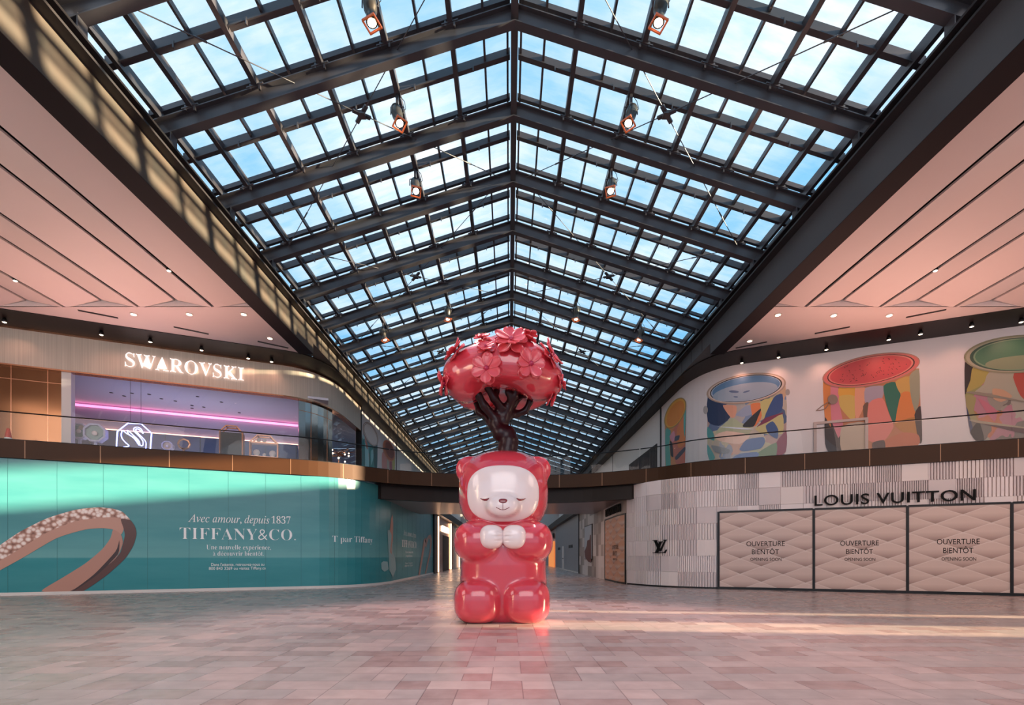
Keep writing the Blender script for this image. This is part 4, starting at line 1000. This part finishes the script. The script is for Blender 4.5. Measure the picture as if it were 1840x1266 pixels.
# ceiling downlights of the shop
dl = None
for n_, (px, py) in enumerate([(200, 705), (223, 711), (237, 706), (268, 708), (290, 716), (315, 720), (345, 728), (345, 733), (366, 731), (383, 748), (405, 750), (430, 741), (447, 755), (468, 762), (485, 763), (355, 712), (398, 722)]):
    k = (px - VX) / F; yy = (8.2 - EYE) * F / (VY - py); p = (k * yy, yy, 8.19)
    if dl is None:
        b = MB(); b.lathe([(.07, 0), (.07, .02)], 12); dl = tag(b.build('downlight', 'black'), 'small black recessed downlight in the lavender shop ceiling', 'downlight', 'black downlights in the shop ceiling'); dl.location = p
    else:
        c = dl.copy(); COL.objects.link(c); c.location = p
# chandelier seen through the side window
r = empty('branch_chandelier', (-9.35, 26.3, 6.75)); tag(r, 'cluster of glowing copper twigs behind the side shop window', 'chandelier')
b = MB(); rr2 = random.Random(5)
for k in range(26):
    a, e = rr2.uniform(0, 6.28), rr2.uniform(-.2, 1.2); L_ = rr2.uniform(.4, .9); b.tube([(0, 0, 0), (L_ * .5 * math.cos(a) * math.cos(e), L_ * .5 * math.sin(a) * math.cos(e), L_ * .45 * math.sin(e)), (L_ * math.cos(a + .3), L_ * math.sin(a + .3), L_ * math.sin(e) * .8)], [.03, .02, .012], 5)
b.build('twigs', 'gold', r)
for k in range(10): b = MB(); a = k * .63; b.lathe([(.01, -.05), (.05, 0), (.01, .05)], 8, fn=lambda x, y, z: (x + .55 * math.cos(a), y + .55 * math.sin(a), z + .25 * math.sin(k * 2.1))); b.build('bulb', 'glow', r, True)
b = MB(); b.tube([(0, 0, 0), (0, 0, -1.77)], .04, 8); b.lathe([(.25, -1.79), (.25, -1.75)], 16); b.build('stem', 'gold', r)
# illuminated shop sign
q0 = UPL.pix(227.6, 660.5); q1 = UPL.pix(439, 687.7); qt = UPL.pix(227.6, 636)
M['sign_white'] = mat('backlit_letters', '#ffffff', .5, emit='#ffe4e0', es=1.1)
sg = lettering('shop_sign', serif('SWAROVSKI'), UPL, q0[0], q1[0], q0[1], qt[1] - q0[1], .22, 'sign_white', depth=.06, offset=-.028, capref=serif('R'))
tag(sg, 'backlit white serif capital letters on the ribbed header of the upper left shop', 'sign')
# cone on the walkway
cu = UPL.pix(41, 780); cp_ = UPL.at(cu[0], .9)[0]
r = empty('traffic_cone', (cp_.x, cp_.y, Z_FT)); tag(r, 'orange-red traffic cone with white band behind the balustrade at far left', 'cone')
M['cone'] = mat('cone_red', '#d84a30', .45)
b = MB(); b.box(-.2, .2, -.2, .2, 0, .04); b.build('base', 'cone', r)
b = MB(); b.lathe([(.15, .04), (.05, .68), (.03, .72)], 16); b.build('cone_body', 'cone', r, True)
b = MB(); b.lathe([(.128, .2), (.095, .40)], 16); b.build('reflective_band', 'letter_white', r, True)

# ------------------------------------------------------------------ ceiling fittings
def atz(px, py, z): y = (z - EYE) * F / (VY - py); return ((px - VX) / F * y, y, z)
M['trimring'] = mat('lamp_ring', '#d8c8c0', .4)
b = MB(); b.lathe([(.09, .0), (.11, -.015), (.07, -.02)], 16); ringm = b
proto = None
ORD = ['first', 'second', 'third', 'fourth', 'fifth', 'sixth', 'seventh']
for s, pts in (('left', [(240, 564), (340, 564), (438, 564), (485, 607)]), ('right', [(1347, 612), (1398, 565), (1498, 566), (1598, 566)])):
    for k, q in enumerate(pts):
        lab = '%s white recessed light from the left in the flat %s ceiling end' % (ORD[k], s)
        if proto is None:
            proto = empty('recessed_light', (0, 0, 0)); tag(proto, lab, 'downlight', 'recessed lights in the flat ceiling ends')
            b = MB(); b.lathe([(.12, .0), (.12, -.02), (.085, -.02)], 16); hs_ = b.build('ring', 'trimring', proto); b = MB(); b.lathe([(.08, -.022), (.08, -.025)], 16); b.build('lens', 'glow', hs_); proto.location = atz(*q, Z_C - .03)
        else: dup(proto, atz(*q, Z_C - .03), label=lab)
proto = None
for s, pts in (('left', [(8, 574), (182, 597), (270, 610), (362, 625), (446, 640), (488, 646)]), ('right', [(1333, 648), (1399, 638), (1485, 624), (1597, 606), (1654, 596), (1746, 582), (1835, 574)])):
    for k, q in enumerate(pts):
        lab = '%s small spotlight from the left under the dark %s soffit' % (ORD[k], s); p = atz(*q, Z_S - .06)
        if proto is None:
            proto = empty('soffit_spotlight', p); tag(proto, lab, 'spotlight', 'small spotlights along the dark soffits')
            b = MB(); b.lathe([(.05, .06), (.05, .02), (.075, 0), (.075, -.05), (.06, -.09)], 12); hs_ = b.build('housing', 'frame_black', proto, True); b = MB(); b.lathe([(.058, -.092), (.02, -.11)], 12); b.build('lens', 'glow', hs_)
        else: dup(proto, p, label=lab)
        l = bpy.data.lights.new('soffit_lamp', 'SPOT'); l.energy = 14 if s == 'left' else 26; l.color = (1, .50, .34); l.spot_size = R(110); l.spot_blend = 1; l.shadow_soft_size = .05
        o = bpy.data.objects.new('soffit_lamp', l); COL.objects.link(o); o.location = (p[0], p[1], p[2] - .14); o.rotation_euler = Vector(((-.3 if s == 'left' else .3), .75, -1.6)).to_track_quat('-Z', 'Y').to_euler()
proto = None
for p, lab in (((-14.62, 14.2, 9.40), 'small lamp in a ceiling groove at the far left'), ((-9.72, 13.7, 9.40), 'small lamp in the ceiling groove nearest the sunlit beam'), ((12.17, 13.7, 9.40), 'small lamp in a groove of the right folded ceiling')):
    if proto is None:
        proto = empty('groove_lamp', p); tag(proto, lab, 'downlight', 'lamps in the ceiling grooves'); b = MB(); b.lathe([(.06, .12), (.06, 0)], 12); b.build('housing', 'frame_black', proto); b = MB(); b.lathe([(.05, -.004), (.05, -.01)], 12); b.build('lens', 'glow', proto)
    else: dup(proto, p, label=lab)
for s, sgs in (('left', [((140, 557), (212, 571)), ((312, 587), (375, 600)), ((463, 613), (518, 625))]), ('right', [((1322, 625), (1378, 614)), ((1464, 599), (1527, 587)), ((1628, 570), (1700, 556))])):
    for k, (a, c) in enumerate(sgs):
        b = MB(); b.bar(atz(*a, Z_C - .035), atz(*c, Z_C - .035), .09, .02); r = b.build('linear_vent', 'soffit'); tag(r, '%s thin dark air slot from the left in the flat %s ceiling end' % (ORD[k], s), 'vent', 'air slots in the flat ceiling ends')
# small fittings on the beams
proto = None
for s, xf, pts in (('left', XL, [(570, 655), (632, 655), (683.5, 717), (718, 761)]), ('right', XR, [(1206, 654), (1153.5, 715), (1117, 761), (1090, 793)])):
    for k, (px, py) in enumerate(pts):
        if s == 'left' and k == 0: continue
        yy = xf * F / (px - VX); p = (xf, yy, EYE + (VY - py) * yy / F); sd = -1 if s == 'left' else 1
        lab = 'small black beam camera, %s from the front on the %s beam' % (ORD[k], s)
        if proto is None:
            proto = empty('beam_camera', p); tag(proto, lab, 'camera', 'small black cameras on the roof beams')
            b = MB(); b.box(-.02, .1, -.05, .05, -.03, .03); b.build('bracket', 'frame_black', proto); b = MB(); b.lathe([(.02, -.14), (.075, -.10), (.085, 0), (.085, .06)], 12, fn=lambda x, y, z: (x + .13, y, z)); b.build('dome', 'frame_black', proto, True)
        else: dup(proto, p, rot=(0, 0, 0 if sd < 0 else math.pi), label=lab)

# ------------------------------------------------------------------ bear sculpture
BX, BY = -.115, 9.55
def surfnets(f, lo, hi, h, newton=3):
    ax = [np.arange(l, u_ + h, h) for l, u_ in zip(lo, hi)]
    X, Y, Z = np.meshgrid(*ax, indexing='ij'); V = f(X, Y, Z); S = V < 0
    nx, ny, nz = V.shape
    acc = np.zeros((nx - 1, ny - 1, nz - 1, 3)); cnt = np.zeros((nx - 1, ny - 1, nz - 1))
    cs = lambda A, i, j, k: A[i:nx - 1 + i, j:ny - 1 + j, k:nz - 1 + k]
    for axis in range(3):
        for p in (0, 1):
            for q in (0, 1):
                i0 = [0, 0, 0]; o = [a for a in range(3) if a != axis]; i0[o[0]] = p; i0[o[1]] = q; i1 = list(i0); i1[axis] = 1
                a, b_ = cs(V, *i0), cs(V, *i1); mk = (a < 0) != (b_ < 0)
                t_ = np.where(mk, a / np.where(mk, a - b_, 1), 0)
                c = np.zeros(acc.shape)
                for d in range(3): c[..., d] = i0[d]
                c[..., axis] = t_; acc += c * mk[..., None]; cnt += mk
    on = cnt > 0; idx = -np.ones(on.shape, int); idx[on] = np.arange(on.sum())
    ii = np.argwhere(on); P_ = (ii + acc[on] / cnt[on][:, None]) * h + np.array([a[0] for a in ax])
    for _ in range(newton):
        v = f(P_[:, 0], P_[:, 1], P_[:, 2]); e = 1e-3; g_ = np.stack([(f(*(P_ + e * np.eye(3)[d]).T) - f(*(P_ - e * np.eye(3)[d]).T)) / (2 * e) for d in range(3)], 1)
        st = v[:, None] * g_ / np.maximum((g_ ** 2).sum(1, keepdims=True), .05); P_ = P_ - np.clip(st, -h * .5, h * .5)
    F_ = []
    for axis in range(3):
        sl0 = [slice(None)] * 3; sl1 = [slice(None)] * 3; sl0[axis] = slice(0, -1); sl1[axis] = slice(1, None)
        a, b_ = S[tuple(sl0)], S[tuple(sl1)]; o = [x for x in range(3) if x != axis]
        for e in np.argwhere(a != b_):
            if e[o[0]] == 0 or e[o[1]] == 0 or e[o[0]] >= on.shape[o[0]] or e[o[1]] >= on.shape[o[1]]: continue
            qd = []
            for p, q in ((1, 1), (0, 1), (0, 0), (1, 0)):
                c = list(e); c[o[0]] -= p; c[o[1]] -= q; qd.append(int(idx[tuple(c)]))
            fl = a[tuple(e)]
            if axis == 1: fl = not fl
            F_.append(qd if fl else qd[::-1])
    return P_, F_
def sup(c, r_, n=2.0):
    def f(X, Y, Z):
        a, b_, d = np.abs((X - c[0]) / r_[0]), np.abs((Y - c[1]) / r_[1]), np.abs((Z - c[2]) / r_[2])
        return ((a ** n + b_ ** n + d ** n) ** (1 / n) - 1) * min(r_)
    return f
def smin(a, b_, k):
    h_ = np.clip(.5 + .5 * (b_ - a) / k, 0, 1); return b_ * (1 - h_) + a * h_ - k * h_ * (1 - h_)
head = sup((0, .02, 2.50), (.885, .80, .83), 2.45)
torso = sup((0, .02, 1.15), (.845, .72, .95), 2.5); hips = sup((0, .15, .45), (.86, .80, .62), 2.8)
armL = sup((-.465, -.33, 1.53), (.485, .54, .41), 2.35); armR = sup((.465, -.33, 1.53), (.485, .54, .41), 2.35)
legL = sup((-.475, -.36, .40), (.46, .52, .43), 2.7); legR = sup((.435, -.36, .40), (.46, .52, .43), 2.7)
earf = lambda s: sup((s * .655, -.22, 2.93), (.27, .12, .265), 2.1)
def bodyf(X, Y, Z):
    d = smin(torso(X, Y, Z), hips(X, Y, Z), .15)
    d = smin(d, armL(X, Y, Z), .05); d = smin(d, armR(X, Y, Z), .05)
    d = smin(d, legL(X, Y, Z), .045); d = smin(d, legR(X, Y, Z), .045)
    d = smin(d, head(X, Y, Z), .035)
    d = smin(d, earf(-1)(X, Y, Z), .04); d = smin(d, earf(1)(X, Y, Z), .04)
    return np.maximum(d, -Z)
bear = empty('bear_sculpture', (BX, BY, 0)); tag(bear, 'glossy coral red kneeling bear sculpture with a flowering tree on its head', 'sculpture')
def meshpart(name, P_, F_, m, par, smooth=True):
    b = MB(); b.v = [tuple(p) for p in P_]; b.f = [list(f_) for f_ in F_]; b.mi = [0] * len(b.f); return b.build(name, m, par, smooth)
meshpart('body', *surfnets(bodyf, (-1.1, -1.05, -.06), (1.1, 1.1, 3.5), .034), 'red', bear)
def fronty(f, X, Z, y0=-1.3, y1=.2):
    lo_, hi_ = np.full(X.shape, y0), np.full(X.shape, y1)
    # march to the first crossing from the front
    ys = np.linspace(y0, y1, 160); cur = np.full(X.shape, y1); done = np.zeros(X.shape, bool)
    for yy in ys:
        v = f(X, np.full(X.shape, yy), Z) < 0; new = v & ~done; cur[new] = yy; done |= v
    a, b_ = cur - (y1 - y0) / 159, cur.copy()
    for _ in range(18):
        mid = (a + b_) / 2; v = f(X, mid, Z) < 0; b_ = np.where(v, mid, b_); a = np.where(v, a, mid)
    return b_
def disc_on(f, cx, cz, rx, rzt, rzb, n, nr=16, na=64, lift=.012, edge=.004):
    P_ = []; F_ = []
    for i in range(nr + 1):
        q = i / nr
        for k in range(na):
            a = 2 * math.pi * k / na; c, s_ = math.cos(a), math.sin(a)
            rad = (abs(c) ** n + abs(s_) ** n) ** (-1 / n); P_.append((cx + rx * q * rad * c, 0, cz + (rzt if s_ > 0 else rzb) * q * rad * s_))
    P_ = np.array(P_); P_[:, 1] = fronty(f, P_[:, 0], P_[:, 2])
    for i in range(nr + 1):
        l = lift * (1 - (i / nr) ** 8) + (edge if i < nr else -.02); P_[i * na:(i + 1) * na, 1] -= l
    for i in range(nr):
        for k in range(na): F_.append([i * na + k, i * na + (k + 1) % na, (i + 1) * na + (k + 1) % na, (i + 1) * na + k])
    return P_, F_
muz = sup((-.005, -.78, 2.175), (.30, .17, .20), 2.2)
facef = lambda X, Y, Z: smin(head(X, Y, Z), muz(X, Y, Z), .09)
fpart = meshpart('face', *disc_on(facef, 0, 2.42, .69, .52, .54, 2.6, 26, 96), 'face_white', bear)
def onface(name, pts, rad, m, par, close=False):
    X = np.array([p[0] for p in pts]); Z = np.array([p[1] for p in pts]); Y = fronty(facef, X, Z) - .018
    b = MB(); b.tube(list(zip(X, Y, Z)), rad, 8); return b.build(name, m, par, True)
# pixel of the photograph -> sculpture x, z on the face plane (about 0.75 m in front of its middle)
def bz(px, py, y=-.78): d = BY + y; return ((px - VX) / F * d - BX, EYE + (VY - py) * d / F)
zb_ = lambda x, y, yy=-.78: bz(790 + x / 3.617, 790 + y / 3.617, yy)
P_, F_ = disc_on(facef, *zb_(412, 394, -.92), .085, .035, .055, 2.3, 8, 32, .02, .016); meshpart('nose', P_, F_, 'maroon', bear)
onface('mouth', [zb_(368 + 85 * k / 12, 438 + 17 * math.sin(math.pi * k / 12), -.93) for k in range(13)], .006, 'maroon', bear)
onface('philtrum', [zb_(411, 412 + 43 * k / 6, -.94) for k in range(7)], .004, 'maroon', bear)
for s in (0, 1):
    pts = [(262, 377), (275, 384), (292, 389), (310, 389), (323, 382)]; pts = pts if s == 0 else [(822 - x, y) for x, y in pts]
    onface('eye', [zb_(x, y) for x, y in pts], [.004, .012, .020, .023, .012], 'maroon', bear)
# muzzle, cheeks blend above; inner ears
for s in (-1, 1):
    b = MB(); b.lathe([(.001, .0), (.10, -.004), (.14, -.025), (.155, -.03), (.168, -.015), (.17, .05)], 32, fn=lambda x, y, z: (s * .61 + x * 1.15, -.335 + z, 2.90 + y * 1.1)); b.build('inner_ear', 'petal', bear, True)
pawf = lambda s: sup((s * .205, -.77, 1.605), (.225, .19, .222), 2.5)
def paws(s):
    def f(X, Y, Z):
        d = pawf(s)(X, Y, Z)
        for k, zz in enumerate((1.69, 1.61, 1.53)):
            gx = (X - s * .03) / .10; gz = (Z - zz) / .012; gy = (Y + .95) / .06; d = d + .018 * np.exp(-gx ** 2 - gz ** 2 - gy ** 2)
        return d
    return f
for s in (-1, 1): meshpart('paw', *surfnets(paws(s), (s * .205 - .28, -1.05, 1.33), (s * .205 + .28, -.5, 1.88), .014), 'face_white', bear)
# tree: trunk and branches as one blended surface
zt_ = lambda x, y, yy: (lambda q: (q[0], yy, q[1]))(bz(760 + x / 4.52, 570 + y / 4.52, yy))
segs = []
def limb(pts, r0, r1):
    if pts[-1][2] > 4.42: pts = pts + [(pts[-1][0] * .95, pts[-1][1], pts[-1][2] + .22)]
    for i in range(len(pts) - 1):
        a = r0 + (r1 - r0) * i / (len(pts) - 1); c = r0 + (r1 - r0) * (i + 1) / (len(pts) - 1); segs.append((pts[i], pts[i + 1], a, c))
limb([zt_(676, 1150, .0), zt_(686, 1080, .0), zt_(698, 1010, .0), zt_(682, 955, .02), zt_(630, 938, -.02)], .20, .17)
limb([zt_(640, 940, -.02), zt_(600, 880, .0), zt_(612, 800, .02)], .15, .13)
limb([zt_(600, 880, 0), zt_(585, 820, -.05), zt_(500, 720, -.15), zt_(455, 640, -.22), zt_(422, 545, -.3)], .10, .045)
limb([zt_(570, 890, 0), zt_(520, 815, .12), zt_(455, 770, .2), zt_(440, 700, .22), zt_(398, 640, .22)], .085, .035)
limb([zt_(455, 750, .2), zt_(480, 690, .22), zt_(495, 560, .2)], .06, .035)
limb([zt_(615, 790, 0), zt_(640, 740, -.05), zt_(580, 660, -.18), zt_(520, 560, -.28)], .10, .05)
limb([zt_(585, 660, -.18), zt_(600, 600, -.15), zt_(605, 545, -.15)], .055, .035)
limb([zt_(640, 850, 0), zt_(690, 730, .0), zt_(740, 640, -.12), zt_(770, 540, -.2)], .11, .05)
limb([zt_(715, 670, -.1), zt_(692, 610, -.15), zt_(690, 540, -.15)], .06, .04)
limb([zt_(660, 840, 0), zt_(720, 720, .15), zt_(780, 640, .1), zt_(790, 540, .05)], .10, .05)
limb([zt_(760, 650, .05), zt_(830, 630, -.1), zt_(880, 570, -.15)], .055, .04)
limb([zt_(690, 800, .1), zt_(760, 785, .2), zt_(830, 760, .2), zt_(868, 690, .15), zt_(862, 600, .1)], .075, .045)
def trunkf(X, Y, Z):
    d = None
    for a, b_, ra, rb in segs:
        ax, ay, az = a; bx, by_, bz_ = b_; dx, dy, dz = bx - ax, by_ - ay, bz_ - az; L2 = dx * dx + dy * dy + dz * dz
        h_ = np.clip(((X - ax) * dx + (Y - ay) * dy + (Z - az) * dz) / L2, 0, 1)
        v = np.sqrt((X - ax - h_ * dx) ** 2 + (Y - ay - h_ * dy) ** 2 + (Z - az - h_ * dz) ** 2) - (ra + (rb - ra) * h_)
        d = v if d is None else smin(d, v, .045)
    return d
meshpart('trunk', *surfnets(trunkf, (-.75, -.5, 3.15), (.7, .5, 4.75), .021), 'trunk', bear)
cap_c = (.0, .0, 4.86)
def canopyf(X, Y, Z):
    up_ = sup((0, 0, 4.80), (1.13, .98, .66), 2.2)(X, Y, Z)
    d = -smin(-up_, -(4.5 - Z), .10)
    for c in ((-.74, -.22, 4.70, .42, .50, .38), (.72, -.18, 4.68, .42, .5, .34), (0, -.55, 4.80, .6, .38, .27), (-.45, .5, 4.70, .5, .42, .36), (.45, .48, 4.68, .5, .42, .34)): d = smin(d, sup(c[:3], c[3:], 2.3)(X, Y, Z), .12)
    return d + .030 * np.sin(3.1 * X + 1) * np.sin(3.7 * Y + .5) + .018 * np.sin(5.3 * X + 2 * Z)
meshpart('canopy', *surfnets(canopyf, (-1.35, -1.2, 4.0), (1.35, 1.2, 5.8), .034), 'red', bear)
# flowers
def flower(c, nrm, rad, parent, seed, back=True):
    q = Vector(nrm).normalized().to_track_quat('Z', 'Y').to_matrix(); c = Vector(c); rr_ = random.Random(seed)
    b = MB(); sp_ = rr_.uniform(0, 6.28)
    def petal(a, L_, w, z0, tilt, curl):
        nu, nv = 8, 6; vs = []
        for side in (0, 1):
            for i in range(nu + 1):
                u_ = i / nu; wd = w * (.30 + .70 * math.sin(math.pi * .5 * min(1, u_ * 1.5))) * (1 if u_ < .62 else math.sqrt(max(.02, 1 - ((u_ - .62) / .385) ** 2)))
                for j in range(nv + 1):
                    v = (j / nv - .5) * 2; x, y = L_ * (.08 + .92 * u_), wd * v
                    z = z0 + math.sin(tilt) * x + curl * L_ * (u_ ** 2) - .22 * w * (v * v - .5) * -1 - side * .014
                    vs.append(tuple(c + q @ Vector((x * math.cos(a) - y * math.sin(a), x * math.sin(a) + y * math.cos(a), z))))
        n1 = (nu + 1) * (nv + 1); fs = []
        for i in range(nu):
            for j in range(nv):
                k = i * (nv + 1) + j; fs += [(k, k + nv + 1, k + nv + 2, k + 1), (n1 + k, n1 + k + 1, n1 + k + nv + 2, n1 + k + nv + 1)]
        rim = [j for j in range(nv + 1)] + [i * (nv + 1) + nv for i in range(1, nu + 1)] + [nu * (nv + 1) + j for j in range(nv - 1, -1, -1)] + [i * (nv + 1) for i in range(nu - 1, 0, -1)]
        for a_, b_ in zip(rim, rim[1:] + rim[:1]): fs.append((a_, b_, n1 + b_, n1 + a_))
        b.add(vs, fs)
    for k in range(6): petal(sp_ + k * math.pi / 3 + rr_.uniform(-.12, .12), rad * rr_.uniform(.9, 1.06), rad * .37, .07, rr_.uniform(.05, .35), rr_.uniform(-.12, .12))
    if back:
        for k in range(5): petal(sp_ + .5 + k * 2 * math.pi / 5, rad * rr_.uniform(.92, 1.1), rad * .40, .02, rr_.uniform(-.15, .1), rr_.uniform(-.2, .02))
    f_ = b.build('flower', 'petal', parent, True)
    b = MB(); b.lathe([(rad * .16, .03), (rad * .17, .07), (rad * .13, .10), (.004, .115)], 14, fn=lambda x, y, z: tuple(c + q @ Vector((x, y, z)))); b.build('flower_heart', 'petal_heart', f_, True)
FL = [(520, 430, -.98, (-.05, -1, .05), .275), (868, 395, -.95, (.2, -1, .08), .28), (715, 215, -.45, (.02, -.85, .6), .29), (490, 200, -.05, (-.25, -.6, .8), .16), (515, 280, -.55, (-.1, -.8, .6), .16), (285, 300, -.25, (-.75, -.3, .6), .25),
      (205, 545, -.1, (-1, -.12, .05), .23), (1015, 325, -.3, (.78, -.35, .5), .27), (1095, 535, -.05, (1, -.1, .1), .16), (1015, 650, .35, (.8, .2, -.3), .15), (835, 185, .1, (.3, -.1, 1), .19), (590, 715, .35, (-.1, .1, -1), .13)]
cf = lambda p: float(canopyf(np.float64(p.x), np.float64(p.y), np.float64(p.z)))
for i, (x, y, yy, n_, rad) in enumerate(FL):
    c = Vector(zt_(x, y, yy)); n_ = Vector(n_).normalized(); eye = Vector((-BX, -BY, EYE)); d = (c - eye).normalized(); t_ = (c - eye).length - 1.6; best = (9, None)
    for k in range(320):                      # first point of the canopy skin behind the flower, else the nearest one
        p = eye + d * (t_ + k * .01); v = cf(p)
        if v < best[0]: best = (v, p)
        if v < 0: break
    flower(best[1] + n_ * .03, n_, rad, bear, 20 + i)
